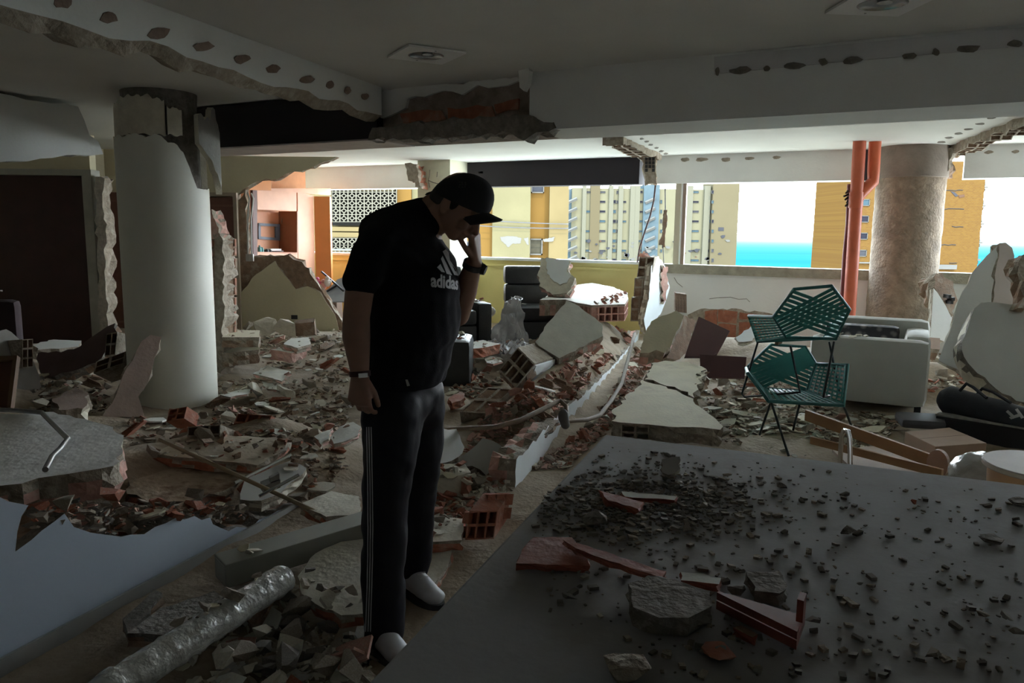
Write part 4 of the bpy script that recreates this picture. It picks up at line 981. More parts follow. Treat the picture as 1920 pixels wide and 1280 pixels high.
# conduit across the ridge
con = thing('bent_conduit', 'old bent metal conduit with a junction lump lying across the ridge', 'conduit', PY(1055, 790, 5.0))
mb = MB(); mb.tube([PY(u, v, y) for u, v, y in ((826, 806, 4.9), (880, 803, 4.85), (930, 800, 4.8), (975, 788, 4.9), (1015, 768, 5.1), (1050, 751, 5.3))], .016, 8); mb.build('tube', M('rust_grey', (.24, .18, .13), .7, .2, 15), con, smooth=.8)
mb = MB(); mb.tube([PY(u, v, y) for u, v, y in ((1051, 751, 5.3), (1062, 762, 5.2), (1064, 790, 5.05), (1100, 787, 5.2), (1125, 778, 5.4), (1145, 752, 5.7), (1165, 720, 6.2), (1180, 665, 7.0), (1190, 625, 7.8))], .016, 8); mb.build('tube', M('rust_grey', (.24, .18, .13)), con, smooth=.8)
mb = MB(); mb.hull(ell(PY(1056, 780, 5.02), (.035, .03, .05)) + ell(PY(1060, 796, 5.0), .03)); mb.build('junction_box', M('junction_dark', (.1, .09, .08), .7), con)
# standing remains of the partition at the window: stacked blocks + white plaster
st_ = thing('standing_block_stack', 'narrow stack of hollow blocks left standing under the hanging cable', 'wall remnant', PY(1198, 600, 10.2))
for i, (u0, u1, v0, v1) in enumerate(((1194, 1222, 482, 520), (1188, 1218, 521, 556), (1182, 1212, 557, 602))):
    a = PY(u0, v1, 10.2); block('hollow_block', '', a, PY(u1, v1, 10.15) - a, PY(u0 + (2 if i else 5), v0, 10.22) - a, V((.12, .3, 0)), 2, 2, [mortar, claybrn], .015 if i != 0 else .06, False, st_)
mb = MB(); mb.hull([PY(u, v, y) for u, v, y in ((1196, 481, 10.2), (1222, 484, 10.2), (1213, 474, 10.3), (1200, 475, 10.25), (1210, 480, 10.4))]); mb.build('top_chunk', clay, st_)
pl = plane(PY(1222, 500, 10.15), PY(1255, 500, 10.75), PY(1222, 590, 10.1))
slab('standing_plaster', 'tall pale blue plaster remnant standing right of the block stack', 'wall remnant', [(1221, 500), (1226, 488), (1234, 480), (1240, 488), (1247, 500), (1256, 540), (1250, 562), (1238, 590), (1224, 606), (1212, 622), (1207, 600), (1216, 560)], pl, .08, [bluew, plaster, mortar], amp=.015, step=.06)
for px_, lab in (([(1241, 498), (1252, 500), (1253, 530), (1250, 556), (1246, 572), (1242, 560), (1240, 530)], 'splintered brown brick edge standing against the parapet end'),):
    slab('splintered_edge', lab, 'debris', px_, plane(PY(1240, 500, 10.4), PY(1256, 500, 10.5), PY(1246, 570, 10.4)), .08, [claypink, clay, plaster], amp=.03, step=.04)
# beige slab + ribbed block leaning near the parapet, dark maroon panels
pl = p3((1270, 585, 7.7), (1210, 640, 7.4), (1250, 668, 7.25))
slab('leaning_wall_slab', 'beige wall slab leaning beside the dark maroon panels', 'wall slab', [(1239, 591), (1250, 590), (1267, 582), (1281, 590), (1277, 607), (1266, 630), (1257, 650), (1246, 661), (1230, 656), (1217, 662), (1200, 661), (1209, 622), (1221, 602)], pl, .18, [creamp, claypink, mortar], amp=.01)
slab('ribbed_fragment', 'ribbed clay edge of a wall piece right of the beige leaning slab', 'wall fragment', [(1281, 590), (1305, 601), (1298, 626), (1290, 660), (1270, 677), (1250, 670), (1257, 650), (1277, 607)], p3((1281, 590, 7.78), (1305, 601, 7.9), (1262, 668, 7.42)), .12, [claybrn, claybrn, mortar], amp=.015)
rib = thing('ribbed_block', 'ribbed clay block standing on top of the beige leaning slab', 'block', PY(1276, 590, 7.75))
a = PY(1266, 584, 7.75); 
for i in range(4): mb = MB(); mb.para(a + (PY(1288, 587, 7.8) - a) * (i / 4), (PY(1288, 587, 7.8) - a) * .235, PY(1266, 549, 7.85) - a, V((.03, .2, 0))); mb.build('rib', claybrn, rib)
for px_, lab, pl in (([(1310, 593), (1369, 620), (1346, 662), (1330, 668), (1284, 668), (1300, 622)], 'tilted dark maroon cupboard panel leaning beside the beige slab', p3((1310, 593, 7.5), (1369, 620, 7.4), (1290, 665, 7.1))),
                     ([(1312, 664), (1400, 669), (1396, 707), (1330, 706), (1313, 692)], 'lower dark maroon board lying before the tilted maroon panel', p3((1312, 664, 7.0), (1400, 669, 6.9), (1350, 705, 6.8)))):
    mb = MB(); mb.prism(PPs(px_, pl), -pl[1] * .03); tag(mb.build('cupboard_panel', maroon, bevel=.003), lab, 'panel')
# red brick laid bare low on the white parapet
pl = (AB(0, BW - .0), -n)
for px_ in ([(1322, 584), (1345, 580), (1344, 628), (1322, 628)], [(1347, 581), (1383, 584), (1382, 606), (1346, 603)], [(1347, 606), (1381, 609), (1380, 640), (1346, 640)], [(1387, 585), (1412, 588), (1411, 600), (1386, 598)], [(1386, 603), (1428, 606), (1427, 640), (1385, 638)], [(1414, 588), (1440, 591), (1440, 603), (1414, 601)]):
    mb = MB(); q = jag(PPs(px_, pl), -n, .08, .006); mb.prism([p - n * .012 for p in q], n * .02); o = mb.build('brick', clay, wallwr)
mb = MB(); q = jag(PPs([(1290, 590), (1322, 577), (1380, 580), (1450, 588), (1460, 640), (1300, 640)], pl), -n, .06, .015); mb.prism([p - n * .004 for p in q], n * .02); mb.build('mortar_bed', mortar, wallwr)
for pth in ([(1330, 560), (1345, 558), (1370, 557), (1385, 561), (1400, 560), (1406, 566)], [(1264, 520), (1270, 530), (1280, 538)]):
    mb = MB(); mb.tube([PP(u, v, pl) - n * .001 for u, v in pth], .004, 4); mb.build('crack', mortard, wallwr)
slab('wall_fragment', 'small blue-white plaster piece propped behind the green chairs', 'wall fragment', [(1380, 632), (1408, 612), (1420, 625), (1412, 640), (1384, 642)], p3((1380, 632, 8.0), (1420, 620, 8.1), (1400, 642, 7.9)), .04, [bluew, plaster, mortar])
# ------------------------------------------------------------------ right rubble
pl = p3((1875, 455, 6.9), (1795, 600, 6.7), (1860, 700, 6.4))
wg = slab('leaning_wall_slab', 'tall pointed white wall slab leaning at the right edge before the sea', 'wall slab', [(1875, 455), (1850, 478), (1823, 512), (1796, 565), (1779, 622), (1768, 650), (1759, 676), (1775, 684), (1792, 692), (1831, 722), (1860, 740), (1858, 567), (1866, 517)], pl, .07, [white, plaster, mortar], amp=.008, step=.1)
pl = p3((1875, 455, 6.88), (1920, 455, 6.95), (1866, 600, 6.62))
slab('side_face', '', '', [(1875, 455), (1886, 455), (1899, 464), (1902, 480), (1900, 490), (1910, 497), (1925, 505), (1930, 620), (1858, 620), (1866, 517)], pl, .1, [M('shade_plaster', (.55, .48, .44), .85, .06), plaster, mortar], wg, amp=.01)  # side turned from the light: its shade is put into the darker colour
pl = p3((1840, 567, 6.4), (1960, 580, 6.3), (1880, 740, 6.0))
slab('leaning_wall_slab', 'thick grey wall slab with ragged left edge leaning at the right edge, foremost', 'wall slab', [(1838, 565), (1870, 567), (1920, 574), (2010, 586), (2010, 800), (1920, 757), (1880, 737), (1845, 707), (1812, 682), (1801, 655), (1808, 630), (1818, 605), (1826, 578)], pl, .2, [greyw, plaster, mortard], amp=.015, skip=(0, 1, 2, 3))
slab('wall_chunk', 'ragged brick chunk jutting in at the right frame edge above the grey slab', 'chunk', [(1917, 482), (1935, 470), (1950, 560), (1935, 580), (1918, 576), (1924, 540), (1908, 500)], p3((1917, 482, 6.3), (1950, 500, 6.3), (1920, 576, 6.2)), .15, [mortar, claybrn, mortar], amp=.02)
ck = thing('wall_chunk', 'brown brick chunk with open cells standing right of the concrete column', 'chunk', PY(1775, 590, 8.2))
slab('rubble_face', '', '', [(1753, 512), (1766, 510), (1772, 520), (1788, 530), (1796, 556), (1786, 592), (1770, 575), (1752, 540)], p3((1753, 512, 8.3), (1796, 550, 8.3), (1770, 590, 8.1)), .2, [claybrn, claybrn, mortar], ck, amp=.025, step=.05)
for u, v in ((1776, 555), (1783, 560), (1780, 566)): mb = MB(); mb.box(PY(u, v, 8.14), (.015, 0, 0), (0, .05, 0), (0, 0, .018)); mb.build('open_cell_shade', black, ck)  # solid black boxes painted as the shade of the holes
slab('wall_fragment', 'smooth white panel leaning between concrete column and tall white slab', 'wall fragment', [(1750, 540), (1758, 548), (1775, 575), (1787, 602), (1770, 640), (1744, 632)], p3((1750, 540, 8.0), (1787, 600, 7.9), (1750, 640, 7.7)), .05, [white, plaster, mortar], amp=.005)
slab('wall_chunk', 'brown board chunk lying right of the armchair', 'chunk', [(1740, 632), (1763, 634), (1763, 655), (1741, 653)], p3((1740, 632, 7.2), (1763, 634, 7.2), (1750, 655, 7.0)), .12, [M('board_brown', (.3, .2, .14), .8), claybrn, mortar], amp=.005)
# ------------------------------------------------------------------ left foreground: low stub wall, slabs
Q0, Q1 = V((-2.15, 1.2, 0)), PZ(560, 962, 0); Q1.z = 0
dq = (Q1 - Q0).normalized(); qn = V((dq.y, -dq.x, 0)); plq2 = (Q0, qn)
tp = [(-300, 900), (-30, 920), (15, 945), (55, 950), (40, 970), (28, 1030), (60, 1010), (100, 975), (120, 965), (140, 990), (170, 998), (225, 1005), (270, 998), (330, 972), (395, 968), (400, 985), (430, 990), (470, 985), (520, 960), (560, 945)]
tpp = [PP(u, v, plq2) for u, v in tp]; bt2 = [Q1 + V((0, 0, -.02)), Q0 + V((0, 0, -.02))]
tpp = [p for p in tpp if (p - Q0).dot(dq) > 0]
lw = slab_mb(tpp + bt2, qn, .16, amp=.015, step=.06, mi=(0, 1, 2), skip=(len(tpp) - 1, len(tpp), len(tpp) + 1)); lwo = tag(lw.build('low_wall', [M('blue_grey_wall', (.42, .48, .56), .6, .04, 2), claybrn, mortard]), 'low broken stub of a smooth blue-grey wall filling the lower left corner', 'wall remnant')
mb = MB(); mb.beam(Q0 + qn * .012, Q1 + qn * .012, qn * .012, 0.01, .075); mb.build('skirting', M('skirting_grey', (.3, .3, .28), .5), lwo)
pl = pz3((100, 800, .5), (225, 830, .48), (40, 890, .46))
dm = slab('fallen_wall_slab', 'pale dusty wall slab lying at the left edge behind the low wall', 'wall slab', [(-120, 790), (0, 776), (100, 772), (160, 785), (210, 800), (235, 822), (228, 850), (218, 872), (160, 884), (98, 892), (40, 905), (-120, 930)], pl, .14, [M('dusty_white', (.85, .85, .83), .85, .08, 5, .2, 30, col2=(.42, .4, .36), c2s=3, c2lo=.55, c2hi=.75), claypink, mortar], amp=.015)
mb = MB(); mb.tube([PZ(u, v, .53) for u, v in ((-40, 766), (40, 770), (78, 773), (105, 800), (127, 822), (112, 842), (98, 855), (85, 880))], .012, 8); tag(mb.build('bent_rod', steel, smooth=.8), 'bent grey metal rod lying on the pale slab at the left edge', 'rod')
pl = pz3((300, 860, .24), (430, 880, .2), (300, 938, .2))
slab('fallen_wall_slab', 'mud-stained brown slab lying behind the low wall, left foreground', 'wall slab', [(238, 858), (300, 856), (370, 862), (425, 872), (452, 905), (400, 925), (350, 938), (300, 944), (235, 925)], pl, .07, [M('mud_slab', (.46, .37, .27), .95, .25, 8, .5, 30, col2=(.2, .13, .085), c2s=5), clay, mortar], amp=.02)
pl = pz3((330, 845, .3), (480, 865, .26), (450, 820, .3))
slab('fallen_wall_slab', 'flat dusty beige slab under the long pole, left of the person', 'wall slab', [(285, 850), (330, 830), (420, 815), (500, 820), (548, 818), (530, 845), (484, 872), (400, 864)], pl, .06, [M('beige_slab', (.52, .44, .33), .95, .15, 8, .3, 30), clay, mortar], amp=.012)
pl = pz3((455, 905, .2), (560, 880, .2), (500, 930, .16))
slab('wall_fragment', 'pale cracked slab fragment left of the legs of the person, under the pole', 'wall fragment', [(455, 902), (505, 880), (545, 862), (577, 876), (555, 898), (522, 925), (490, 938), (450, 938)], pl, .06, [greyw, plaster, mortar], amp=.012)
pole = MB(); pole.tube([PZ(300, 824, .36), PZ(400, 870, .33), PZ(605, 965, .16)], .011, 8); tag(pole.build('long_pole', M('brass_pole', (.3, .24, .15), .5), smooth=.8), 'long thin brown pole lying diagonally over the slabs left of the person', 'pole')
for a, b, lab in (((440, 905), (545, 852), 'bright thin steel rod crossing the pole, left of the legs'), ((486, 930), (560, 890), 'short dull steel rod lying below the bright rod')):
    mb = MB(); mb.tube([PZ(*a, .24), PZ(*b, .3)], .008, 6); tag(mb.build('steel_rod', chrome), lab, 'rod')
mb = MB(); p = PZ(507, 908, .23); mb.box(p, V((.035, .02, .01)), V((-.02, .035, 0)), V((0, 0, .02))); mb.box(p + V((.02, 0, .03)), V((.02, .01, .01)), V((-.008, .015, 0)), V((0, 0, .02))); tag(mb.build('pipe_clamp', steel), 'small metal clamp on the pale cracked slab under the pole', 'clamp')
# box casing and wrapped tube
gb = thing('box_casing', 'grey-green rectangular casing lying diagonally left of the person', 'casing', PZ(540, 1060, 0.02))
a0 = PZ(414, 1092, .06); a1 = PZ(740, 990, .10); ax = (a1 - a0).normalized(); sdv = ax.cross(Zu).normalized()
mb = MB(); mb.para(a0 - sdv * .07, a1 - a0, sdv * .14, Zu * .1); mb.build('casing_body', M('casing_grey', (.3, .3, .25), .6, .08, 4), gb, bevel=.004)
mb = MB(); mb.para(a0 - sdv * .055 - ax * .002, ax * .004, sdv * .11, Zu * .08 + Zu * .0); mb.v = [p + Zu * .01 for p in mb.v]; mb.build('end_plate', M('casing_end', (.36, .35, .3), .7), gb)
t0, t1 = PZ(150, 1330, .16), PZ(530, 1085, .16)
wt_ = thing('wrapped_tube', 'tube wrapped in clear plastic lying diagonally in the lower left foreground', 'tube', (t0 + t1) / 2 * 1)
mb = MB(); L_ = []; rr = []
for i in range(40): L_.append(t0.lerp(t1, i / 39) + V((0, 0, .004 * noise.noise(V((i * .7, 0, 0)))))); rr.append(.056 + .006 * noise.noise(V((i * .9, 3, 0))))
mb.tube(L_, rr, 18); mb.v = [p + V((noise.noise(p * 25), noise.noise(p * 25 + V((9, 0, 0))), noise.noise(p * 25 + V((0, 9, 0))))) * .006 for p in mb.v]
mb.build('plastic_wrap', M('plastic_wrap', (.46, .46, .42), .16, .15, 10, .7, 22, spec=1.), wt_, smooth=.9)
mb = MB(); mb.tube([t1, t1 + (t1 - t0).normalized() * .03], [.05, .03], 18); mb.build('folded_end', M('plastic_wrap', (.34, .34, .3)), wt_, smooth=.8)
for lab, px_, zz, mt in (('mottled pale slab lying left of the near shoe', [(560, 1080), (590, 1036), (640, 1015), (695, 1008), (740, 1030), (735, 1130), (690, 1150), (640, 1152), (590, 1132), (566, 1112)], .12, [plaster, clay, mortar]),
                     ('square beige tile slab behind the far shoe', [(800, 966), (872, 972), (866, 1012), (790, 1016)], .1, [plaster, clay, mortar]),
                     ('beige tile slab under the far shoe, beside the counter edge', [(788, 1020), (852, 1018), (838, 1062), (815, 1092), (780, 1095)], .04, [plaster, clay, mortar]),
                     ('dark triangular wall piece lying against the wrapped tube', [(236, 1188), (300, 1140), (400, 1108), (420, 1118), (330, 1190)], .12, [mortard, claybrn, mortard]),
                     ('pale slab end poking out between shin and box casing', [(560, 945), (620, 920), (672, 930), (676, 965), (610, 968)], .18, [plaster, clay, mortar]),
                     ('dark plank end lying along the foot of the low wall', [(225, 1160), (290, 1105), (305, 1110), (280, 1150), (240, 1188)], .1, [mortard, claybrn, mortard]),
                     ('white plaster shard near the hanging hand', [(618, 820), (640, 796), (662, 790), (676, 800), (672, 815), (650, 826), (628, 832)], .34, WS),
                     ('small white shard left of the hanging hand', [(590, 818), (622, 802), (615, 822), (600, 832)], .3, WS)):
    pl = hz(px_[0], zz, rnd(-.05, .12)); slab('wall_fragment', lab, 'wall fragment', px_, pl, .05 if zz < .2 else .03, mt, amp=.008, step=.05)
# beige lump + red block right of the shins
ch_ = thing('concrete_lump', 'big beige concrete lump behind the shins of the person', 'lump', PZ(845, 925, .1))
mb = MB(); random.seed(8); mb.hull([PY(u, v, y) for u, v, y in ((815, 888, 4.3), (830, 868, 4.5), (872, 870, 4.55), (883, 885, 4.35), (878, 920, 4.25), (845, 948, 4.1), (812, 950, 4.15), (808, 905, 4.2), (850, 900, 4.7), (880, 915, 4.6), (815, 940, 4.6))]); mb.build('lump_body', plaster, ch_)
mb = MB(); mb.hull([PY(u, v, y) for u, v, y in ((866, 895, 4.25), (884, 890, 4.3), (886, 935, 4.2), (862, 940, 4.15), (875, 915, 4.12))]); mb.build('brick_bit', clay, ch_)
o_ = PZ(872, 1012, .06); block('hollow_block', 'small red hollow block with six open cells beside the counter edge', o_, PY(926, 1010, o_.y + .05) - o_, PY(880, 958, o_.y + .05) - o_, V((.06, .2, .02)), 3, 2, [clay, clay], .1)
for (u0, v0, u1, v1, u2, v2, lab, mt, nx, ny) in ((350, 836, 412, 832, 352, 800, 'grey hollow block under the pole, before the left column', [mortar, claybrn], 3, 2), (432, 808, 496, 812, 446, 775, 'red hollow block lying open before the left column', [clay, clay], 3, 2), (312, 790, 345, 784, 318, 768, 'dark red block bit at the foot of the left column', [clay, clay], 2, 2)):
    a = PZ(u0, v0, .25); a_ = PY(u1, v1, a.y - .05) - a; b_ = PY(u2, v2, a.y + .06) - a; cc = a_.cross(b_).normalized(); cc = cc if cc.y > 0 else -cc
    block('hollow_block', lab, a, a_, b_, cc * (.1 if nx == 2 else .17), nx, ny, mt)
# far left heap
for lab, px_, mt, anch in (('pale panel lying before the dark red door', [(62, 645), (100, 636), (155, 638), (150, 650), (70, 656)], [greyw, plaster, mortar], ((62, 645, 7.2), (155, 638, 7.6), (70, 656, 7.0))),
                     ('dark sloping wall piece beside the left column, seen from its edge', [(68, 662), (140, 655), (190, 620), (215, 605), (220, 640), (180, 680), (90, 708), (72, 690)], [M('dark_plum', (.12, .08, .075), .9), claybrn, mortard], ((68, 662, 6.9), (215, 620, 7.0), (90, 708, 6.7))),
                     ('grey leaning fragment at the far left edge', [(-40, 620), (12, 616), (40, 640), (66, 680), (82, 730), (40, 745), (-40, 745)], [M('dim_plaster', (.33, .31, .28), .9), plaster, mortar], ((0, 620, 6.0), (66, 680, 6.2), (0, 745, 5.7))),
                     ('pinkish rubble plate lying before the left column foot', [(100, 748), (140, 725), (165, 735), (160, 765), (110, 768)], [M('pinkgrey_plaster', (.46, .36, .31)), plaster, mortar], ((100, 748, 5.5), (160, 735, 5.7), (110, 768, 5.3)))):
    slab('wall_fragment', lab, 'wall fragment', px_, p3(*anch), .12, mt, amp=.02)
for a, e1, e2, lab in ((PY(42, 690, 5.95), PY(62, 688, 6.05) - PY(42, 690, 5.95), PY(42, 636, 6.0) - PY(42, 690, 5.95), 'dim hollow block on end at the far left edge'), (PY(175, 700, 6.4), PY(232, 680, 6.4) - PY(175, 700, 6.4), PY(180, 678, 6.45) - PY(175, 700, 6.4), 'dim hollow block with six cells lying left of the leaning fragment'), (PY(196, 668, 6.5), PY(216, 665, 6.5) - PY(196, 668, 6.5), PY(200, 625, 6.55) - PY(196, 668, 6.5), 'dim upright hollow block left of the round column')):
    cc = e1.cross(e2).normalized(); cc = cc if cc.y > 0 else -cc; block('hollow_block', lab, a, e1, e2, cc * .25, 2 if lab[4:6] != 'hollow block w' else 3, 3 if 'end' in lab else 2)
# flat slabs between left column and far wall
for lab, px_, z, th, mt in (('tan stacked slab lying at the foot of the broken wall end, upper one', [(418, 618), (488, 619), (486, 632), (416, 632)], .42, .1, CS), ('tan slab under the upper tan slab by the broken wall end', [(416, 642), (484, 640), (488, 655), (416, 662)], .26, .14, CS),
                     ('white topped slab on the pile left of the person', [(530, 645), (545, 634), (580, 632), (582, 645), (560, 652)], .36, .06, WS), ('second white topped slab under the first, left of the person', [(508, 655), (560, 648), (572, 652), (548, 662)], .3, .1, [plasterw, claypink, claypink]),
                     ('square white plaster plate lying flat left of the person', [(474, 700), (500, 684), (545, 696), (530, 714)], .16, .03, WS), ('torn white plaster plate below the square white plate', [(488, 714), (528, 722), (525, 732), (500, 728)], .1, .02, WS),
                     ('thin white sliver lying right of the left column', [(410, 740), (452, 730), (474, 728), (466, 738), (430, 744)], .1, .02, WS), ('white slab before the black recliners', [(880, 642), (905, 637), (938, 645), (905, 652), (880, 654)], .3, .1, [plasterw, clay, clay]), ('round white plaster plate lying before the black recliner', [(910, 672), (920, 668), (938, 670), (940, 678), (925, 682), (912, 680)], .2, .02, WS),
                     ('orange-red brick slab at the foot of the near recliner', [(840, 746), (862, 734), (872, 736), (870, 748), (848, 756)], .14, .06, [clay, clay, clay])):
    slab('fallen_wall_slab' if th > .05 else 'plaster_plate', lab, 'wall slab' if th > .05 else 'plaster', px_, hz(px_[0], z, rnd(-.03, .05)), th, mt, amp=.012, step=.06)
for i, (u, v, lab) in enumerate(((500, 617, 'pale brick bit standing on the tan slabs, left one'), (535, 617, 'round-cornered brick bit beside the left pale one'), (572, 617, 'brown brick bit at the right of the brick row by the far wall'))):
    c = PZ(u, v, .38); mb = MB(); random.seed(30 + i); mb.hull([c + V((rnd(-.14, .14), rnd(-.1, .1), rnd(-.08, .13))) for _ in range(16)]); tag(mb.build('brick_bit', [plaster, plaster, claybrn][i]), lab, 'brick')
# ------------------------------------------------------------------ counter in the foreground
CZ = .9
k0, k1 = PZ(1135, 814, CZ), PZ(1920, 908, CZ); k2 = PZ(690, 1280, CZ)
e1 = (k1 - k0).normalized(); e2 = (k2 - k0).normalized()
cpts = [k0, k0 + e1 * 2.6, k0 + e1 * 2.6 + e2 * 2.3, k0 + e2 * 2.3]
ctr = thing('kitchen_counter', 'large grey-white stone counter strewn with debris filling the right foreground', 'counter', V((cpts[0] + cpts[2]) / 2 - Zu * CZ))
stone = M('counter_stone', (.31, .31, .305), .75, .07, 3, .05, 60, col2=(.2, .18, .155), c2s=2.2, c2lo=.45, c2hi=.75, spec=.3)
mb = MB(); mb.prism(cpts, -Zu * .04); mb.build('worktop', stone, ctr, bevel=.006)
ins = [k0 + e1 * .08 + e2 * .08, k0 + e1 * 2.5 + e2 * .08, k0 + e1 * 2.5 + e2 * 2.2, k0 + e1 * .08 + e2 * 2.2]
mb = MB(); mb.prism([p - Zu * .041 for p in ins], -Zu * (CZ - .05)); mb.build('cabinet_body', white, ctr)
cpl2 = (V((0, 0, CZ)), Zu)
def onc(px_, h=0): return [PZ(u, v, CZ + h) for u, v in px_]
def cdeb(name, label, cat, px_, th, mt, z=.002, amp=.004, tilt=0):
    pts = [p + Zu * (th + z) for p in onc(px_)]
    if tilt:
        c = sum(pts, V()) / len(pts); pts = [p + Zu * ((p - c).dot(V(tilt))) for p in pts]
        lo = min(p.z for p in pts) - th; pts = [p + Zu * (CZ + z - lo) for p in pts]
    return tag(slab_mb(pts, Zu, th, amp=amp, step=.02, mi=(0, 1, 1)).build(name, mt), label, cat)
redc = M('red_clay_tile', (.30, .085, .05), .7, .18, 12, .2, 60)
cdeb('clay_shard', 'red clay channel shard at the near left of the counter', 'shard', [(975, 1052), (998, 1018), (1072, 1020), (1100, 1056), (1106, 1076), (966, 1070)], .012, [redc, redc])
cdeb('clay_shard', 'long pointed red clay shard lying beside the channel shard on the counter', 'shard', [(1052, 1038), (1085, 1044), (1200, 1084), (1248, 1100), (1240, 1113), (1175, 1092), (1080, 1056)], .012, [redc, redc], .016)
cdeb('clay_shard', 'small flat red shard with a white skin, right of the long pointed shard', 'shard', [(1274, 1088), (1318, 1090), (1352, 1101), (1348, 1112), (1276, 1104)], .014, [plasterw, redc])
cdeb('clay_shard', 'thin pale-skinned red sliver at the centre of the counter', 'shard', [(1164, 930), (1215, 935), (1270, 940), (1264, 947), (1170, 941)], .01, [plasterw, redc])
cdeb('clay_shard', 'dull red shard lying under the pale-skinned sliver in the grit', 'shard', [(1122, 932), (1165, 944), (1205, 956), (1196, 969), (1140, 952)], .016, [redc, redc])
cdeb('plaster_flake', 'square grey plaster flake near the far edge of the counter', 'flake', [(1240, 879), (1274, 876), (1273, 893), (1256, 898), (1240, 895)], .008, [M('grey_flake', (.4, .38, .35), .9), mortar], tilt=(0, .2, 0))
cdeb('mortar_lump', 'broad flat grey mortar lump at the near centre of the counter', 'lump', [(1178, 1128), (1215, 1112), (1262, 1118), (1330, 1142), (1338, 1172), (1290, 1196), (1235, 1196), (1185, 1176)], .03, [mortard, mortard])
cdeb('mortar_slab', 'grey-green mortar piece beside the dark red channel on the counter', 'mortar', [(1396, 1096), (1458, 1094), (1478, 1122), (1460, 1138), (1415, 1134)], .022, [mortard, mortard])
cdeb('stone_flake', 'flat dark flake at the right of the counter, casting a shadow', 'flake', [(1836, 1008), (1860, 1006), (1884, 1018), (1876, 1024), (1845, 1017)], .006, [mortard, mortard])
cdeb('stone_flake', 'flat dark flake by the right frame edge on the counter', 'flake', [(1890, 940), (1910, 936), (1935, 944), (1930, 952), (1900, 948)], .006, [mortard, mortard])
cdeb('clay_shard', 'small grey-red rectangular shard before the dark red channel', 'shard', [(1376, 1192), (1386, 1187), (1420, 1203), (1410, 1212)], .012, [claybrn, redc])
chn = thing('clay_channel', 'dark red broken clay channel with an upturned lip, near centre of the counter', 'shard', PZ(1425, 1190, CZ))
cb = M('dark_red_channel', (.2, .05, .03), .55, .15, 10)
q = onc([(1342, 1150), (1362, 1136), (1508, 1180), (1492, 1228)]); mb = MB(); mb.prism([p + Zu * .022 for p in q], -Zu * .014); mb.build('channel_floor', cb, chn)
mb = MB(); mb.prism([q[0] + Zu * .024, q[3] + Zu * .024, q[3] + (q[2] - q[3]) * .2 + Zu * .024, q[0] + (q[1] - q[0]) * .2 + Zu * .024], Zu * .012); mb.build('channel_rim', cb, chn)
mb = MB(); mb.prism([q[2] + Zu * .024, q[2] + (q[3] - q[2]) * .35 + Zu * .024, q[2] + (q[3] - q[2]) * .35 + (q[1] - q[2]) * .08 + Zu * .024, q[2] + (q[1] - q[2]) * .08 + Zu * .024], Zu * .035); mb.build('lip', cb, chn)
random.seed(21)
def rock(name, label, u, v, r, mt, z=CZ, n_=14, flat=.6, cat='chunk'):
    c = PZ(u, v, z); mb = MB(); pts = [V((rnd(-1, 1), rnd(-1, 1), rnd(-1, 1))) for _ in range(n_)]
    pts = [p.normalized() * rnd(.75, 1.05) for p in pts]; mb.hull([V((p.x * r, p.y * r, p.z * r * flat)) for p in pts])
    lo = min(p.z for p in mb.v); mb.v = [p + c + Zu * (-lo + .001) for p in mb.v]; return tag(mb.build(name, mt), label, cat)
rock('mortar_chunk', 'pale mortar rock at the bottom frame edge on the counter', 1172, 1270, .034, mortar, n_=30)
rock('mortar_chunk', 'grey mortar chunk in the grit left of the pale sliver on the counter', 1112, 985, .03, mortard, n_=24)
rock('mortar_chunk', 'angular grey stone standing alone at the centre right of the counter', 1588, 1003, .021, mortard, n_=12)
rock('mortar_chunk', 'dark stone near the far edge of the counter above the angular stone', 1466, 915, .017, mortard)
rock('mortar_chunk', 'small green-grey chunk left of the grey-green mortar piece', 1380, 1112, .017, mortard)
rock('mortar_chunk', 'small dark red pebble at the far right of the counter', 1713, 945, .009, redc)
rock('clay_chunk', 'crumbled reddish clay heap beside the dark red channel', 1345, 1232, .03, clay, n_=20, flat=.35)
# countable crumbs
PR = {}
def proto_mesh(kind, k, mt):
    key = (kind, k, mt.name)
    if key in PR: return PR[key]
    random.seed(100 + k * 7 + len(kind)); mb = MB()
    if kind == 'chunk':
        mb.hull([V((rnd(-1, 1), rnd(-.8, .8), rnd(-.6, .6))) for _ in range(13)])
    elif kind == 'flake':
        m_ = random.randint(5, 7); pts = [V((math.cos(i / m_ * 6.283) * rnd(.6, 1.1), math.sin(i / m_ * 6.283) * rnd(.5, 1.), .08)) for i in range(m_)]; mb.prism(pts, (rnd(-.06, .06), rnd(-.06, .06), -.16))
    else:                                         # clay shard: curved wall of a block with a broken rib
        pts = [V((-1 + rnd(-.1, .2), -.45, 0)), V((rnd(-.2, .2), -.5, 0)), V((1 + rnd(-.3, .1), -.4 + rnd(-.1, .2), 0)), V((.9 + rnd(-.3, .1), .4, 0)), V((rnd(-.3, .3), .5 + rnd(-.2, .2), 0)), V((-.9, .35 + rnd(-.2, .2), 0))]
        mb.prism(pts, (0, 0, .13))
        x = rnd(-.2, .2); mb.prism([V((-.8, x, .13)), V((.7, x, .13)), V((.5, x, .13 + rnd(.15, .5))), V((-.6, x, .13 + rnd(.1, .45)))], (0, .12, 0))
    lo = min(p.z for p in mb.v)
    o = mb.build('proto', mt); me = o.data; bpy.data.objects.remove(o); me.name = kind; PR[key] = me; return me
SIZE = {}
def put(name, label, cat, group, me, loc, sc_, rot):
    o = bpy.data.objects.new(name, me); COL.objects.link(o); o.location = loc; o.scale = sc_; o.rotation_euler = rot
    tag(o, label, cat, group)
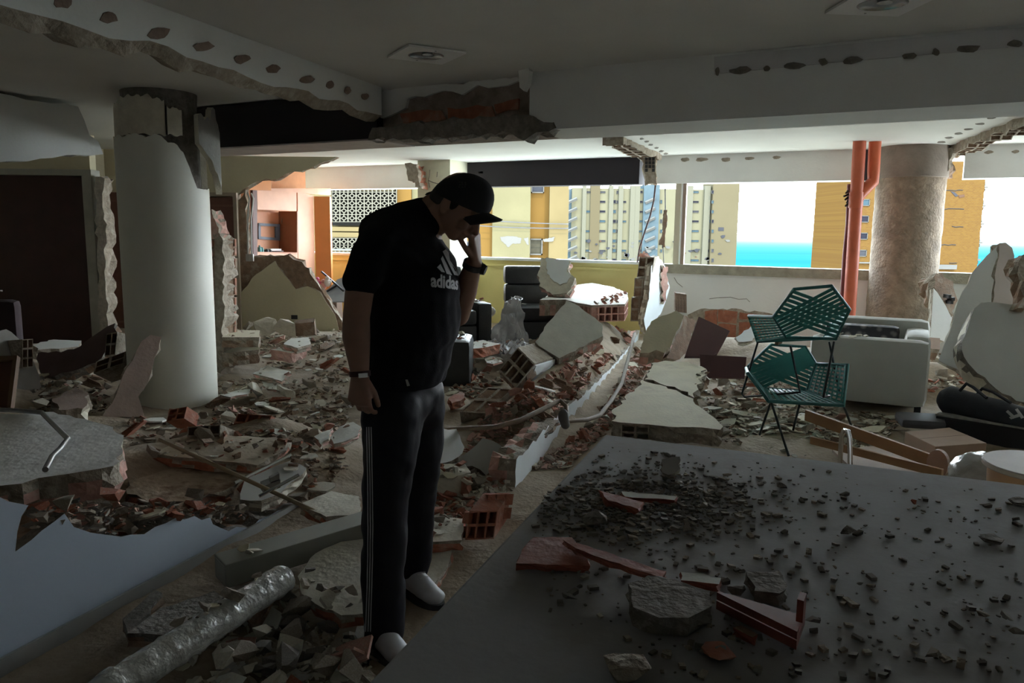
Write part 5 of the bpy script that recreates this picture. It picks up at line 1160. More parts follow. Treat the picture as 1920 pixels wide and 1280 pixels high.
def inpoly(u, v, P):
    c = False; j = len(P) - 1
    for i in range(len(P)):
        if (P[i][1] > v) != (P[j][1] > v) and u < (P[j][0] - P[i][0]) * (v - P[i][1]) / (P[j][1] - P[i][1]) + P[i][0]: c = not c
        j = i
    return c
crumbm = M('crumb_grey', (.2, .185, .16), .95, .25, 20)
random.seed(77)
CP = [(1150, 835), (1920, 925), (1990, 1290), (1280, 1290), (960, 1110), (1020, 930)]
spots = []
while len(spots) < 150:
    if random.random() < .6: u, v = random.gauss(1230, 130), random.gauss(935, 38)
    else: u, v = rnd(1040, 1910), rnd(850, 1260)
    if inpoly(u, v, CP): spots.append((u, v))
for i, (u, v) in enumerate(spots):
    s_ = .004 + .012 * random.random() ** 2.5; me = proto_mesh('chunk', i % 6, [crumbm, mortar, crumbm][i % 3]); s3_ = (s_, s_ * rnd(.6, 1), s_ * rnd(.5, .8))
    put('mortar_crumb', 'small grey mortar crumb scattered on the stone counter', 'crumb', 'mortar crumbs on the counter', me, PZ(u, v, CZ + s_ * .42), s3_, (rnd(-.3, .3), rnd(-.3, .3), rnd(0, 6.28)))
mb = MB()
for i in range(2600):
    if i % 4: u, v = random.gauss(1200, 120), random.gauss(945, 36)
    else: u, v = rnd(1030, 1915), rnd(845, 1270)
    if not inpoly(u, v, CP): continue
    s_ = .0012 + .0045 * random.random() ** 3; c = PZ(u, v, CZ + s_ * .5); a = rnd(0, 3.14)
    mb.box(c, V((math.cos(a), math.sin(a), rnd(-.3, .3))) * s_ * rnd(1, 1.8), V((-math.sin(a), math.cos(a), 0)) * s_, Zu * s_ * .6, i % 3 == 0)
tag(mb.build('counter_grit', [crumbm, mortar], weld=False), 'fine grey grit spread over the stone counter', 'grit', kind='stuff')
# ------------------------------------------------------------------ white armchair with dark cushion
base = PZ(1735, 776, .06); ac = thing('armchair', 'white upholstered armchair with a dark patterned cushion, right of the green chairs', 'armchair', base - d * .45 + n * .35)
up_m = M('white_upholstery', (.6, .6, .56), .7, .05, 4)
def soft(a, b, c, o, name, mt, par, bev=.075):
    mb = MB(); mb.para(o, a, b, c); return mb.build(name, mt, par, bevel=bev, smooth=.9)
soft(-d * .92, n * .17, Zu * .56, base + Zu * .03, 'near_arm', up_m, ac)
soft(-d * .2, n * .72, Zu * .59, base + n * .16 + Zu * .03, 'back', up_m, ac, .07)
soft(-d * .92, n * .16, Zu * .66, base + n * .76 + Zu * .03, 'far_arm', up_m, ac)
soft(-d * .74, n * .62, Zu * .3, base - d * .18 + n * .16 + Zu * .06, 'seat', up_m, ac)
for a, b in ((.06, .06), (.86, .06), (.06, .82), (.86, .82)): mb = MB(); mb.box(base - d * a + n * b - Zu * .0, d * .025, n * .025, Zu * .045); mb.build('leg', black, ac)
pat = bpy.data.materials.new('dark_pattern'); pat.use_nodes = True; t = pat.node_tree; bb = t.nodes['Principled BSDF']; vo = t.nodes.new('ShaderNodeTexVoronoi'); co = t.nodes.new('ShaderNodeTexCoord'); cr = t.nodes.new('ShaderNodeValToRGB'); vo.inputs['Scale'].default_value = 14
cr.color_ramp.elements[0].color = (.3, .27, .25, 1); cr.color_ramp.elements[1].color = (.02, .02, .025, 1); cr.color_ramp.elements[0].position = .15; cr.color_ramp.elements[1].position = .5
t.links.new(co.outputs['Object'], vo.inputs[0]); t.links.new(vo.outputs['Distance'], cr.inputs[0]); t.links.new(cr.outputs[0], bb.inputs['Base Color'])
tag(soft(-d * .62, n * .14, Zu * .27, base - d * .24 + n * .58 + Zu * .365, 'cushion', pat, None, .05), 'dark patterned cushion standing inside the white armchair', 'cushion')
# ------------------------------------------------------------------ two stacked green woven chairs
gm = M('green_frame', (.045, .21, .2), .5, .08, 10); gs = M('green_strap', (.06, .31, .285), .55, .1, 10); lg = M('chair_leg_steel', (.018, .03, .032), .4, .1, 5)
def strap(par, a, b, w_, nn, th=.004, off=0):
    a, b = V(a) + nn * off, V(b) + nn * off; ax = (b - a) / 2; s_ = ax.cross(nn).normalized() * w_ / 2; mb = MB(); mb.box((a + b) / 2, ax, s_, nn * th / 2); return mb.build('strap', gs, par)
def weave(par, A, B, C, D, k1, k2, w_, nn):
    for i in range(k1): f = (i + .5) / k1; strap(par, A.lerp(D, f), B.lerp(C, f), w_, nn, off=.003)
    for i in range(k2): f = (i + .5) / k2; strap(par, A.lerp(B, f), D.lerp(C, f), w_, nn, off=-.003)
def gchair(label, T1, T2, R, BR, BL, L_, AL, SL, SR, AR_, legs, loc):
    ch = thing('woven_chair', label, 'chair', loc, None)
    mb = MB(); r = .0115; mb.tube([L_, T1, T2, R, BR, BL], r, 8, close=True); mb.build('back_frame', gm, ch, smooth=.8)
    mb = MB(); mb.tube([L_, AL, SL, BL], r, 8); mb.build('arm_frame', gm, ch, smooth=.8)
    mb = MB(); mb.tube([R, AR_, SR, BR], r, 8); mb.build('arm_frame', gm, ch, smooth=.8)
    mb = MB(); mb.tube([SL, SR], r, 8); mb.build('seat_rail', gm, ch, smooth=.8)
    nn = (T2 - BL).cross(R - L_).normalized()
    K = 7
    for i in range(K):
        f = (i + .6) / K
        strap(ch, T1.lerp(L_, f), R.lerp(BR, f), .024, nn, off=.004); strap(ch, T2.lerp(R, f), L_.lerp(BL, f), .024, nn, off=-.004)
    weave(ch, L_, AL, SL, BL, 9, 8, .013, (AL - L_).cross(BL - L_).normalized()); weave(ch, R, AR_, SR, BR, 9, 8, .013, (AR_ - R).cross(BR - R).normalized())
    weave(ch, BL, BR, SR, SL, 9, 10, .02, (BR - BL).cross(SL - BL).normalized())
    for lgp in legs: mb = MB(); mb.tube(lgp, .008, 7); mb.build('leg', lg, ch, smooth=.8)
    return ch
P3 = lambda u, v, y: PY(u, v, y)
gchair('upper green woven chair of the stack, its hexagonal back towards the camera', P3(1489, 542, 4.82), P3(1559, 536, 4.78), P3(1593, 580, 4.9), P3(1567, 635, 5.0), P3(1474, 632, 5.08), P3(1450, 594, 5.0), P3(1404, 592, 5.45), P3(1420, 640, 5.5), P3(1545, 634, 5.42), P3(1580, 582, 5.35),
       [[P3(1421, 641, 5.5), P3(1391, 738, 5.4), P3(1396, 744, 5.38), P3(1500, 735, 5.0), P3(1482, 648, 5.05)], [P3(1555, 640, 5.42), P3(1574, 738, 5.35), P3(1544, 744, 4.98), P3(1564, 640, 5.02)]], PY(1490, 745, 5.2))
gchair('lower green woven chair standing in the rubble, facing the camera', P3(1446, 646, 5.62), P3(1510, 650, 5.6), P3(1530, 682, 5.5), P3(1512, 733, 5.35), P3(1432, 728, 5.4), P3(1399, 690, 5.5), P3(1402, 700, 5.0), P3(1441, 752, 4.9), P3(1582, 760, 4.85), P3(1590, 684, 5.05),
       [[P3(1446, 752, 4.92), P3(1424, 815, 5.0)], [P3(1446, 754, 4.9), P3(1479, 855, 4.75)], [P3(1502, 745, 5.2), P3(1487, 806, 5.3)], [P3(1581, 758, 4.9), P3(1597, 800, 5.05)]], PY(1500, 815, 5.1))
# ------------------------------------------------------------------ recliners
def recliner(label, c, rot, wd_=.8, sc_=1.0, arms=True):
    r = thing('recliner', label, 'armchair', c); X = V((math.cos(rot), math.sin(rot), 0)); Yf = V((math.sin(rot), -math.cos(rot), 0))
    def p(x, y, z): return c + (X * x + Yf * y + Zu * z) * sc_
    def bx(x0, x1, y0, y1, z0, z1, nm, lean=0, bev=.05):
        mb = MB(); mb.para(p(x0, y0, z0), X * (x1 - x0) * sc_, Yf * (y1 - y0) * sc_, (Zu * (z1 - z0) - Yf * lean) * sc_); mb.build(nm, leather, r, bevel=bev, smooth=.9)
    h = wd_ / 2
    bx(-h, h, -.3, .35, .06, .34, 'base'); bx(-h + .02, h - .02, -.2, .42, .345, .52, 'seat_pad'); bx(-h + .03, h - .03, .36, .44, .08, .34, 'footrest_pad', bev=.03)
    bx(-h, h, -.42, -.2, .5, .76, 'back_pad', .06); bx(-h, h, -.50, -.26, .765, 1.0, 'head_pad', .05)
    if arms:
        bx(-h - .18, -h + .0, -.3, .38, .06, .6, 'arm_pad'); bx(h, h + .18, -.3, .38, .06, .6, 'arm_pad')
    return r
recliner('black leather recliner against the yellow parapet, debris on its seat', V((.3, 9.85, .06)), .1, .78, .98, False)
recliner('black leather recliner seen just right of the person, behind the chest', V((-.86, 9.3, .05)), .35, .7, 1.0, True)
soft(V((.7, 0, 0)), V((.0, .6, 0)), Zu * .5, PY(882, 736, 7.3) * 1 - V((.7, 0, 0)) - Zu * .0, 'leather_block', leather, None, .06); o = bpy.data.objects['leather_block']; tag(o, 'black leather seat block standing behind the waist of the person', 'seat')
# silver sheet from the seat to the floor
mb = MB(); N1, N2 = 60, 44; random.seed(4)
for j in range(N1 + 1):
    f = j / N1
    for i in range(N2 + 1):
        g = i / N2
        if f < .35: y, z = 9.55 - f * .55, .66 - .02 * f; x0, x1 = -.02, .12
        elif f < .62: q = (f - .35) / .27; y, z = 9.3 - .18 * q, .65 - .52 * q; x0, x1 = -.06 - .22 * q, .12 + .06 * q
        else: q = (f - .62) / .38; y, z = 9.12 - .95 * q, .16; x0, x1 = -.3 - .14 * q, .18 + .02 * q
        p = V((x0 + (x1 - x0) * g, y, z)); k_ = .035 + .07 * max(0, f - .3)
        nz_ = V((noise.noise(p * 9), noise.noise(p * 9 + V((5, 0, 0))), abs(noise.noise(p * 11 + V((0, 7, 0)))) * 1.5 + .7 * abs(noise.noise(p * 24)) + .6 * abs(noise.noise(p * 45)))); mb.v.append(p + nz_ * k_)
for j in range(N1):
    for i in range(N2): a = j * (N2 + 1) + i; mb.f.append([a, a + 1, a + N2 + 2, a + N2 + 1]); mb.m.append(0)
tag(mb.build('plastic_sheet', M('silver_plastic', (.46, .46, .48), .25, .12, 8, spec=.8), smooth=.5), 'crumpled silver-grey plastic sheet trailing from the recliner seat to the floor', 'sheet')
mb = MB(); c = PY(908, 586, 10.0); mb.hull(ell(c, (.14, .1, .07)) + ell(c + V((.05, 0, .02)), (.1, .08, .07))); bgp = tag(mb.build('white_sack', M('sack_white', (.6, .56, .48), .7), smooth=True), 'white sack with a red stripe on the floor between the recliners', 'sack')
mb = MB(); mb.hull(ell(c + V((-.08, -.06, .01)), (.018, .05, .065))); mb.build('red_stripe', M('sack_red', (.5, .05, .05), .6), bgp)
# ------------------------------------------------------------------ bags, boxes and timber at the right
bag_m = M('black_bag', (.02, .023, .034), .55, .1, 20, .1, 100)
bg_ = thing('long_bag', 'long black sports bag with a white emblem, lying on the dark case at right', 'bag', PY(1840, 800, 4.9))
A_, B_ = PY(1762, 744, 5.75), PY(1960, 803, 5.2); mb = MB(); ax = (B_ - A_); L_, rr = [], []
for i in range(24):
    f = i / 23; L_.append(A_ + ax * f); rr.append(.105 * min(1, (f * 9 + .25)) ** .5 * min(1, ((1 - f) * 9 + .3)) ** .5 * (1 + .05 * noise.noise(V((f * 6, 0, 0)))))
mb.tube(L_, rr, 20); mb.build('bag_body', bag_m, bg_, smooth=.9)
for k_, (u0, u1, v0) in enumerate(((1800, 1850, 716), (1830, 1895, 725))):
    mb = MB(); mb.tube([PY(u0, v0 + 16, 5.6), PY(u0 + 12, v0 + 3, 5.55), PY((u0 + u1) / 2, v0 + 10, 5.5), PY(u1, v0 + 30, 5.35)], .012, 6); mb.build('strap', bag_m, bg_, smooth=.8)
emb = bvh(bpy.data.objects['bag_body'])
for k_, px_ in enumerate(([(1886, 772), (1890, 769), (1904, 781), (1900, 785)], [(1892, 782), (1896, 786), (1913, 781), (1909, 776)], [(1903, 768), (1908, 766), (1921, 783), (1915, 785)])):
    pts = [cast(emb, u, v, .004) for u, v in px_]
    if all(pts): mb = MB(); mb.face(pts); mb.build('emblem', M('emblem_white', (.55, .55, .55), .6), bg_)
cs_ = thing('black_case', 'black hard case with a silver edge under the long bag at right', 'case', PY(1840, 840, 4.7))
o_ = PY(1750, 825, 5.6); ea = PY(1990, 862, 5.05) - o_; ea.z = 0; eb = V((-ea.y, ea.x, 0)).normalized() * .34
mb = MB(); mb.para(o_, ea, eb, Zu * .19); mb.build('case_body', M('case_black', (.012, .013, .02), .5), cs_, bevel=.015)
mb = MB(); mb.para(o_ + Zu * .19 - eb * .02, ea * .75, eb * .3, Zu * .012); mb.build('silver_edge', M('worn_silver', (.38, .38, .36), .35, .25, 25), cs_)
mb = MB(); mb.box(o_ + ea * .06 + Zu * .15 - eb * .01, ea * .02, eb * .02, Zu * .02); mb.build('latch', steel, cs_)
gb2 = soft(V((.3, -.06, 0)), V((.08, .28, 0)), Zu * .07, PY(1690, 803, 5.55), 'grey_bag', M('grey_bag', (.1, .1, .11), .6), None, .03); tag(gb2, 'flat grey bag lying left of the black case', 'bag')
zt_ = .2; bt4 = [PZ(1697, 809, zt_), PZ(1780, 801, zt_), PZ(1850, 830, zt_), PZ(1754, 837, zt_)]
cbm = M('cardboard', (.4, .27, .19), .85, .06, 5); cbx = thing('cardboard_box', 'closed brown cardboard box standing behind the counter at right', 'box', sum(bt4, V()) / 4 - Zu * .19)
mb = MB(); mb.prism(bt4, -Zu * .19); mb.build('box_body', cbm, cbx, bevel=.004)
mb = MB(); m0, m1 = (bt4[0] + bt4[3]) / 2, (bt4[1] + bt4[2]) / 2; sv = (bt4[3] - bt4[0]).normalized() * .004; mb.face([m0 - sv + Zu * .001, m1 - sv + Zu * .001, m1 + sv + Zu * .001, m0 + sv + Zu * .001]); mb.build('flap_seam', M('card_dark', (.16, .1, .07), .9), cbx)
wf_ = thing('wooden_bed_frame', 'broken pale wooden frame of two rails and a rounded end piece behind the counter', 'frame', PY(1640, 860, 4.6))
for (a, b, hh) in (((1508, 788, 5.2), (1756, 880, 4.4), .075), ((1518, 832, 4.95), (1764, 896, 4.2), .05)):
    A_, B_ = PY(*a), PY(*b); ax = B_ - A_; mb = MB(); mb.para(A_, ax, V((-ax.y, ax.x, 0)).normalized() * .025, Zu * hh); mb.build('rail', wood, wf_, bevel=.004)
A_ = PY(1757, 870, 4.35); mb = MB(); pr = []
for i in range(24): a = 2 * math.pi * i / 24; pr.append(A_ + V((.035 * math.cos(a), -.05 * math.cos(a), .085 * math.sin(a))))
mb.prism(pr, V((.025, .02, 0))); mb.build('end_piece', M('pink_wood_end', (.5, .32, .24), .5), wf_)
pl = hz((1650, 870), .1); mb = MB(); mb.prism(PPs([(1560, 842), (1650, 835), (1765, 880), (1745, 905), (1600, 880)], pl), -Zu * .02); tag(mb.build('pale_board', M('pale_board', (.5, .4, .33), .7)), 'pale pinkish board lying flat under the wooden rails', 'board')
hk = thing('chrome_hoop', 'bent chrome tube hoop rising behind the far edge of the counter', 'tube', PY(1585, 880, 3.2))
mb = MB(); mb.tube([PY(u, v, y) for u, v, y in ((1594, 915, 3.2), (1594, 850, 3.2), (1593, 820, 3.2), (1590, 808, 3.2), (1584, 806, 3.24), (1578, 815, 3.3), (1576, 850, 3.35), (1574, 920, 3.35))], .0105, 10); mb.build('tube', chrome, hk, smooth=.9)
st2 = thing('round_stool', 'round plywood stool with a pale top at the right frame edge', 'stool', PZ(1955, 872, .62) - Zu * .6)
sc0 = PZ(1958, 872, .62); mb = MB(); mb.lathe(V((sc0.x, sc0.y, .6)), [(.205, 0), (.21, .005), (.21, .018), (.205, .022)], 40); mb.build('seat', M('ply_top', (.46, .4, .32), .6, .08, 6), st2, smooth=.6)
mb = MB(); mb.lathe(V((sc0.x, sc0.y, .03)), [(.17, 0), (.175, .3), (.19, .57)], 40); mb.build('drum_body', wood, st2, smooth=.6)
mb = MB(); c = PY(1846, 890, 3.55); random.seed(12)
for q in ICO:
    pass
bmx = bmesh.new(); bmesh.ops.create_icosphere(bmx, subdivisions=4, radius=1)
bv = [v_.co.copy() for v_ in bmx.verts]; bf = [[v_.index for v_ in f_.verts] for f_ in bmx.faces]; bmx.free()
for q in bv:
    p = V((q.x * .145, q.y * .15, q.z * .1)); p += q * (.018 * abs(noise.noise(p * 14)) + .01 * noise.noise(p * 30)); mb.v.append(c + p)
mb.f = bf; mb.m = [0] * len(bf); tag(mb.build('plastic_bag', M('clear_plastic', (.42, .42, .4), .18, .1, 12, .2, 40, spec=.8), smooth=True), 'crumpled translucent plastic bag between counter and plywood stool', 'bag')
# ------------------------------------------------------------------ orange cupboard room at the left
C0, C1 = V((-4.0, 12.13, 0)), V((-3.41, 13.3, 0)); cq = (C1 - C0).normalized(); cn = V((cq.y, -cq.x, 0)); plc = (C0, cn)
cl_ = thing('wall_cupboard', 'orange-pink built-in cupboard with an open niche, seen through the broken wall', 'cupboard', (C0 + C1) / 2)
def pan(px_, nm, mt, th=.03, off=0): mb = MB(); mb.prism([p + cn * off for p in PPs(px_, plc)], -cn * th); return mb.build(nm, mt, cl_)
pan([(482, 357), (556, 360), (556, 395), (483, 393)], 'door', pinkwood); pan([(558, 361), (588, 366), (591, 545), (560, 540)], 'door', pinkwood)
pan([(470, 472), (558, 473), (560, 560), (470, 560)], 'door', pinkwood)
pan([(470, 395), (558, 398), (558, 474), (470, 474)], 'niche_back', M('niche_orange', (.66, .3, .17), .5, .06), .02, -.4)
a, b = PP(557, 396, plc), PP(557, 473, plc); mb = MB(); mb.prism([a, b, b - cn * .4, a - cn * .4], cq * .02); mb.build('niche_side', M('niche_brown', (.3, .11, .05), .5), cl_)
a, b = PP(476, 472, plc), PP(557, 473, plc); mb = MB(); mb.prism([a, b, b - cn * .4, a - cn * .4], -Zu * .025); mb.build('niche_shelf', pinkwood, cl_)
pan([(473, 356), (481, 357), (482, 485), (474, 485)], 'side_post', M('post_brown', (.13, .05, .04), .5), .05, .01); pan([(466, 338), (508, 338), (508, 357), (466, 356)], 'top_panel', orange, .03, .005); pan([(478, 353), (622, 353), (622, 366), (478, 357)], 'ceiling_trim', pinkwood, .02, -.02)
mb = MB(); a, b = PY(589, 368, 13.35), PY(622, 530, 13.35); mb.abox(a.x, b.x, 13.33, 13.45, b.z - .6, a.z); mb.build('end_panel', orange, cl_)
mb = MB(); mb.beam(C0 - cn * .45 - cq * .75, C1 - cn * .45 + cq * .35, -cn * .1, 0, ZC); struct(mb, 'wall_closet', M('orange_wall', (.55, .26, .13), .7))
tvb = thing('wall_bracket', 'blue-grey television wall bracket hanging in the cupboard niche', 'bracket', PP(505, 450, (C0 - cn * .38, cn)))
pn = (C0 - cn * .36, cn); stl = M('bracket_blue', (.13, .15, .2), .5)
for px_ in ([(485, 418), (525, 420), (525, 425), (485, 423)], [(485, 443), (525, 446), (525, 451), (485, 448)], [(485, 418), (489, 418), (489, 448), (485, 448)], [(517, 425), (525, 425), (525, 450), (517, 450)]): mb = MB(); mb.prism(PPs(px_, pn), -cn * .02); mb.build('bar', stl, tvb)
for k_, (u, v) in enumerate(((531, 398), (536, 398))):
    mb = MB(); mb.tube([PP(u + x, y, (C0 - cn * .33, cn)) for x, y in ((0, 397), (-3 + 2 * k_, 415), (2 + 2 * k_, 430), (1, 448), (-2, 470 - 14 * k_))], .012, 6); tag(mb.build('hanging_cable', M('cable_tan', (.35, .2, .12), .6), smooth=True), ['left thin cable hanging in the cupboard niche', 'right thin cable hanging in the cupboard niche'][k_], 'cable')
for u, v, r, h, mt, nm, lab in ((487, 472, .03, .11, M('teal_plastic', (.1, .3, .3), .4), 'bottle', 'teal bottle at the left end of the niche shelf'), (492, 472, .025, .08, M('teal_plastic', (.1, .3, .3)), 'bottle', 'short teal bottle second from left on the niche shelf'), (500, 473, .04, .05, black, 'camera_lens', 'black round object on the niche shelf'), (506, 473, .03, .045, black, 'small_pot', 'small black pot beside the round object on the shelf')):
    c = PP(u, v, (C0 - cn * .12, cn)); c.z = PP(520, 472.5, plc).z; mb = MB(); mb.lathe(c, [(r, 0), (r, h * .7), (r * .45, h * .8), (r * .45, h)], 12); tag(mb.build(nm, mt, smooth=.7), lab, nm.split('_')[-1])
c = PP(520, 472, (C0 - cn * .08, cn)); c.z = PP(520, 472.5, plc).z; mb = MB(); mb.lathe(c, [(.06, 0), (.1, .012), (.1, .016)], 20); tag(mb.build('plate', steel), 'grey plate on the front edge of the niche shelf', 'plate')
mb = MB(); c = c - cn * .2 + cq * .1; mb.box(c + Zu * .025, cq * .12, cn * .08, Zu * .02); tag(mb.build('book', white), 'white book lying at the right of the niche shelf', 'book')
# wires and boxes along the broken jamb
for u, lab in ((465, 'left pale conduit hanging down the broken jamb beside the cupboard'), (472, 'right pale conduit hanging down the broken jamb beside the cupboard')):
    cc = thing('jamb_conduit', lab, 'conduit', PY(u, 490, 10.95)); mb = MB(); mb.tube([PY(u - 1, 362, 10.95), PY(u + 3, 372, 10.95), PY(u - 1, 410, 10.95), PY(u, 480, 10.95)], .014, 6); mb.build('tube', greyw, cc, smooth=.8)
    mb = MB(); p = PY(u, 483, 10.94); mb.box(p, (.025, 0, 0), (0, .02, 0), (0, 0, .05)); mb.build('end_box', M('box_grey', (.4, .38, .35), .6), cc)
# folded sunshade, black rods and toys behind the lower wall
pl = p3((603, 548, 11.6), (645, 522, 11.8), (640, 562, 11.4)); mb = MB(); mb.prism(PPs([(603, 548), (618, 540), (632, 524), (648, 518), (660, 520), (660, 565), (620, 565)], pl), -pl[1] * .02); fs = tag(mb.build('folded_seat', M('grey_blue_cloth', (.32, .35, .38), .8)), 'grey-blue folded seat with black rods behind the broken low wall', 'seat')
for a, b in (((604, 512), (645, 548)), ((614, 549), (632, 538))): mb = MB(); mb.tube([PP(*a, pl) + pl[1] * .03, PP(*b, pl) + pl[1] * .03], .016, 6); mb.build('rod', black, fs)
for i, (u, v, c_, lab) in enumerate(((595, 532, (.55, .08, .16), 'pink toy at the left of the toy heap behind the low wall'), (606, 536, (.6, .25, .2), 'salmon toy in the middle of the toy heap'), (614, 530, (.6, .5, .42), 'cream toy at the right of the toy heap'))):
    c = PY(u, v, 11.7); mb = MB(); mb.hull(ell(c, (.05, .05, .06))); mb.hull(ell(c + Zu * .07, .035)); mb.hull(ell(c + V((.04, 0, .02)), .025)); tag(mb.build('toy', M('toy_%d' % i, c_, .6), smooth=True), lab, 'toy')
mb = MB(); p0 = PY(600, 560, 11.75); mb.box(p0 + V((0, 0, -.35)), (.3, 0, 0), (0, .2, 0), (0, 0, .42)); tag(mb.build('storage_trunk', M('trunk_brown', (.2, .12, .08), .7), bevel=.02), 'brown trunk under the toy heap behind the broken low wall', 'trunk')
# dim furniture at the far left edge
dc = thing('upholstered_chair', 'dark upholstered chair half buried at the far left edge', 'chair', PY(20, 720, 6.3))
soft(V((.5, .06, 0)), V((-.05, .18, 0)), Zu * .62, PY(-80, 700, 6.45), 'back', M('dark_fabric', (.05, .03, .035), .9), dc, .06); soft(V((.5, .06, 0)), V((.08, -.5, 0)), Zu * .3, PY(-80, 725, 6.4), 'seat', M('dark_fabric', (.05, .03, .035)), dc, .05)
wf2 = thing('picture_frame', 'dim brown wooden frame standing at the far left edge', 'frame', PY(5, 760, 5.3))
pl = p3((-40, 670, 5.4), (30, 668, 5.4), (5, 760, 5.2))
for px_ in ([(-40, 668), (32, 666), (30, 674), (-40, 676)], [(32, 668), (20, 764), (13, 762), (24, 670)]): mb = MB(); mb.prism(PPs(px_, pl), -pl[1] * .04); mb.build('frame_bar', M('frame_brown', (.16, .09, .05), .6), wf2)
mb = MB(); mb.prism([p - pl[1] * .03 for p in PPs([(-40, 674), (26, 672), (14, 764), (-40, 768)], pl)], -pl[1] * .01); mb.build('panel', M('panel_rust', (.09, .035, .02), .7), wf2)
# ------------------------------------------------------------------ scattered rubble
REG = [
 ('between the left column and the person', [(405, 640), (650, 640), (655, 800), (560, 845), (400, 800), (398, 720)], {'chunk': 45, 'flake': 55, 'shard': 22}, (.03, .15), [mortar, claybrn, plaster], 1500),
 ('on the ridge of the fallen partition', [(870, 850), (900, 790), (1040, 700), (1185, 590), (1205, 612), (1100, 725), (1040, 783), (975, 835), (940, 830)], {'chunk': 25, 'flake': 10, 'shard': 150}, (.04, .12), [mortar, claypink, claypink], 1200),
 ('between ridge and long cream slab', [(1000, 880), (1125, 790), (1195, 655), (1225, 680), (1150, 790), (1125, 815), (1060, 880)], {'chunk': 40, 'flake': 20, 'shard': 70}, (.03, .10), [claybrn, claypink, mortar], 2200),
 ('under and around the green chairs', [(1320, 700), (1400, 695), (1560, 745), (1690, 790), (1640, 850), (1480, 858), (1350, 825), (1300, 780)], {'chunk': 42, 'flake': 90, 'shard': 22}, (.03, .13), [mortar, plaster, claybrn], 2200),
 ('at the near foot of the person', [(470, 1060), (560, 1110), (690, 1165), (700, 1290), (300, 1290), (440, 1170)], {'chunk': 52, 'flake': 24, 'shard': 6}, (.035, .13), [mortar, plaster, mortard], 700),
 ('between the shins and the counter', [(815, 870), (965, 905), (935, 965), (860, 1012), (800, 1060), (800, 960)], {'chunk': 40, 'flake': 14, 'shard': 16}, (.025, .08), [mortar, plaster, clay], 900),
 ('before the left column', [(235, 790), (420, 770), (620, 800), (665, 900), (560, 955), (455, 935), (250, 845)], {'chunk': 46, 'flake': 24, 'shard': 16}, (.03, .12), [mortar, claybrn, clay], 900),
 ('around the black recliners', [(880, 640), (965, 600), (1000, 640), (960, 700), (900, 750), (840, 740)], {'chunk': 26, 'flake': 40, 'shard': 34}, (.03, .12), [mortar, plaster, clay], 1600),
 ('on the broken top of the low wall', [(60, 950), (130, 930), (300, 935), (440, 930), (470, 975), (330, 965), (230, 1000), (150, 990), (60, 975)], {'chunk': 26, 'flake': 4, 'shard': 20}, (.03, .09), [mortard, mortar, clay], 300),
 ('in the dark left corner', [(70, 705), (220, 690), (205, 775), (60, 775)], {'chunk': 20, 'flake': 6, 'shard': 6}, (.04, .13), [mortard, claybrn, plaster], 300),
 ('beside the leaning slabs at right', [(1735, 640), (1800, 690), (1850, 735), (1740, 735)], {'chunk': 16, 'flake': 6, 'shard': 8}, (.04, .13), [mortar, plaster, clay], 300),
 ('below the far wall', [(420, 600), (640, 608), (650, 650), (420, 650)], {'chunk': 16, 'flake': 18, 'shard': 6}, (.05, .16), [mortar, plaster, claybrn], 500),
]
CAT = {'chunk': ('mortar_chunk', 'masonry chunk', 'chunk'), 'flake': ('plaster_flake', 'plaster flake', 'flake'), 'shard': ('clay_shard', 'clay shard', 'shard')}
COLN = {'mortar': 'grey-brown', 'dark_mortar': 'dark grey', 'broken_plaster': 'beige', 'brown_clay': 'brown', 'terracotta': 'red', 'dusty_terracotta': 'pinkish', 'white_plaster_flake': 'white', 'cream_plaster': 'cream'}
PLACED = []
tv2, tf2 = [], []
bpy.context.view_layer.update()
for o in list(COL.objects):
    rt = o
    while rt.parent: rt = rt.parent
    if o.type == 'MESH' and rt.get('category') in ('wall slab', 'wall fragment', 'block', 'wall remnant', 'column', 'armchair', 'chair', 'panel', 'casing', 'tube', 'box', 'case', 'bag', 'lump', 'plaster', 'board', 'frame', 'seat', 'pipe', 'chunk', 'person', 'sheet', 'stool', 'brick') and o.name not in ('wall_remnant',):
        b_ = len(tv2); mw_ = o.matrix_world; tv2 += [mw_ @ v_.co for v_ in o.data.vertices]; tf2 += [[i + b_ for i in p_.vertices] for p_ in o.data.polygons]
TOPS = BVHTree.FromPolygons(tv2, tf2)
def slab_top(p):
    """None: nothing above the bed here; False: something in the way; else the height of a level top to lie on"""
    h = TOPS.ray_cast(V((p.x, p.y, 1.3)), V((0, 0, -1)))
    if not h[0] or h[0].z < p.z - .01: return None
    return h[0].z if abs(h[1].z) > .93 and h[0].z < .75 else False
FM = {'chunk': [mortar, mortard, plaster], 'flake': [plasterw, plaster, creamp], 'shard': [claypink, clay, claybrn]}
random.seed(5)
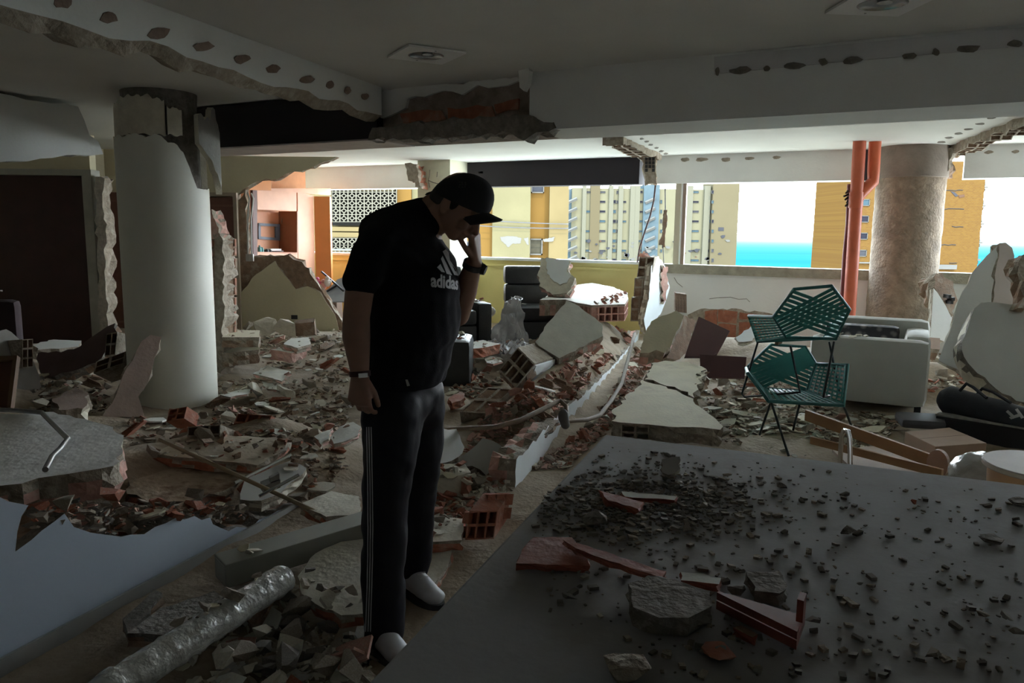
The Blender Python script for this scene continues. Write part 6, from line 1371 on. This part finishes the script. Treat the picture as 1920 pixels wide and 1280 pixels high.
for ri, (where, P, cnt, (s0, s1), mts, ns) in enumerate(REG):
    us, vs = [q[0] for q in P], [q[1] for q in P]
    def sample():
        for _ in range(200):
            u, v = rnd(min(us), max(us)), rnd(min(vs), max(vs))
            if inpoly(u, v, P): return u, v
    lift = .34 if 'low wall' in where else 0
    for kind, c in cnt.items():
        nm, lb, ct_ = CAT[kind]
        for i in range(c):
            mt = random.choice(FM[kind]) if kind != 'chunk' else random.choice(mts + [mortar])
            s_ = s0 + (s1 - s0) * random.random() ** 2.2
            for _try in range(40):
                u, v = sample(); p = G(u, v) if not lift else PP(u, v, (Q0 - qn * rnd(.02, .2), qn))
                if lift: p = V((p.x, p.y, p.z - .03))
                else:
                    top = slab_top(p)
                    if top is False: continue
                    if top is not None:
                        if s_ > .06 or random.random() < .6: continue
                        p.z = top
                if all((p.x - q.x) ** 2 + (p.y - q.y) ** 2 > ((s_ + r_) * .62) ** 2 for q, r_ in PLACED): break
            PLACED.append((p, s_))
            st = random.getstate(); me = proto_mesh(kind, i % 6, mt); random.setstate(st)
            sz_ = {'chunk': (s_ * .7, s_ * .6, s_ * .6), 'flake': (s_ * .95, s_ * .95, s_ * .6), 'shard': (s_ * .9, s_ * .9, s_ * .8)}[kind]
            tl = {'chunk': .6, 'flake': .28, 'shard': .75}[kind]
            lab = '%s %s %s %s' % ('large' if s_ > s0 + (s1 - s0) * .4 else 'small', COLN[mt.name], lb, where)
            put(nm, lab, ct_, lab, me, p + Zu * (s_ * {'chunk': .25, 'flake': .14, 'shard': .22}[kind]), sz_, (rnd(-tl, tl), rnd(-tl, tl), rnd(0, 6.28)))
    mb = MB()
    for i in range(ns):
        u, v = sample(); p = G(u, v) if not lift else PP(u, v, (Q0 - qn * rnd(.02, .2), qn))
        if not lift:
            top = slab_top(p)
            if top is False or (top is not None and i % 8): continue
            if top is not None: p.z = top
        s_ = .008 + .028 * random.random() ** 3
        if lift: p.z -= .03
        a, b, c_ = (V((rnd(-1, 1), rnd(-1, 1), rnd(-1, 1))).normalized() for _ in range(3))
        k_ = rnd(.25, .8)
        mb.box(p + Zu * s_ * .4, V((a.x, a.y, a.z * .4)) * s_, V((b.x, b.y, b.z * .4)) * s_ * k_, (a.cross(b)).normalized() * s_ * rnd(.15, .6), random.choice((0, 0, 1, 1, 2)))
    tag(mb.build('fine_rubble', [mts[0], mts[1], mts[2]], weld=False), 'fine broken bits of masonry strewn %s' % where, 'rubble', kind='stuff')
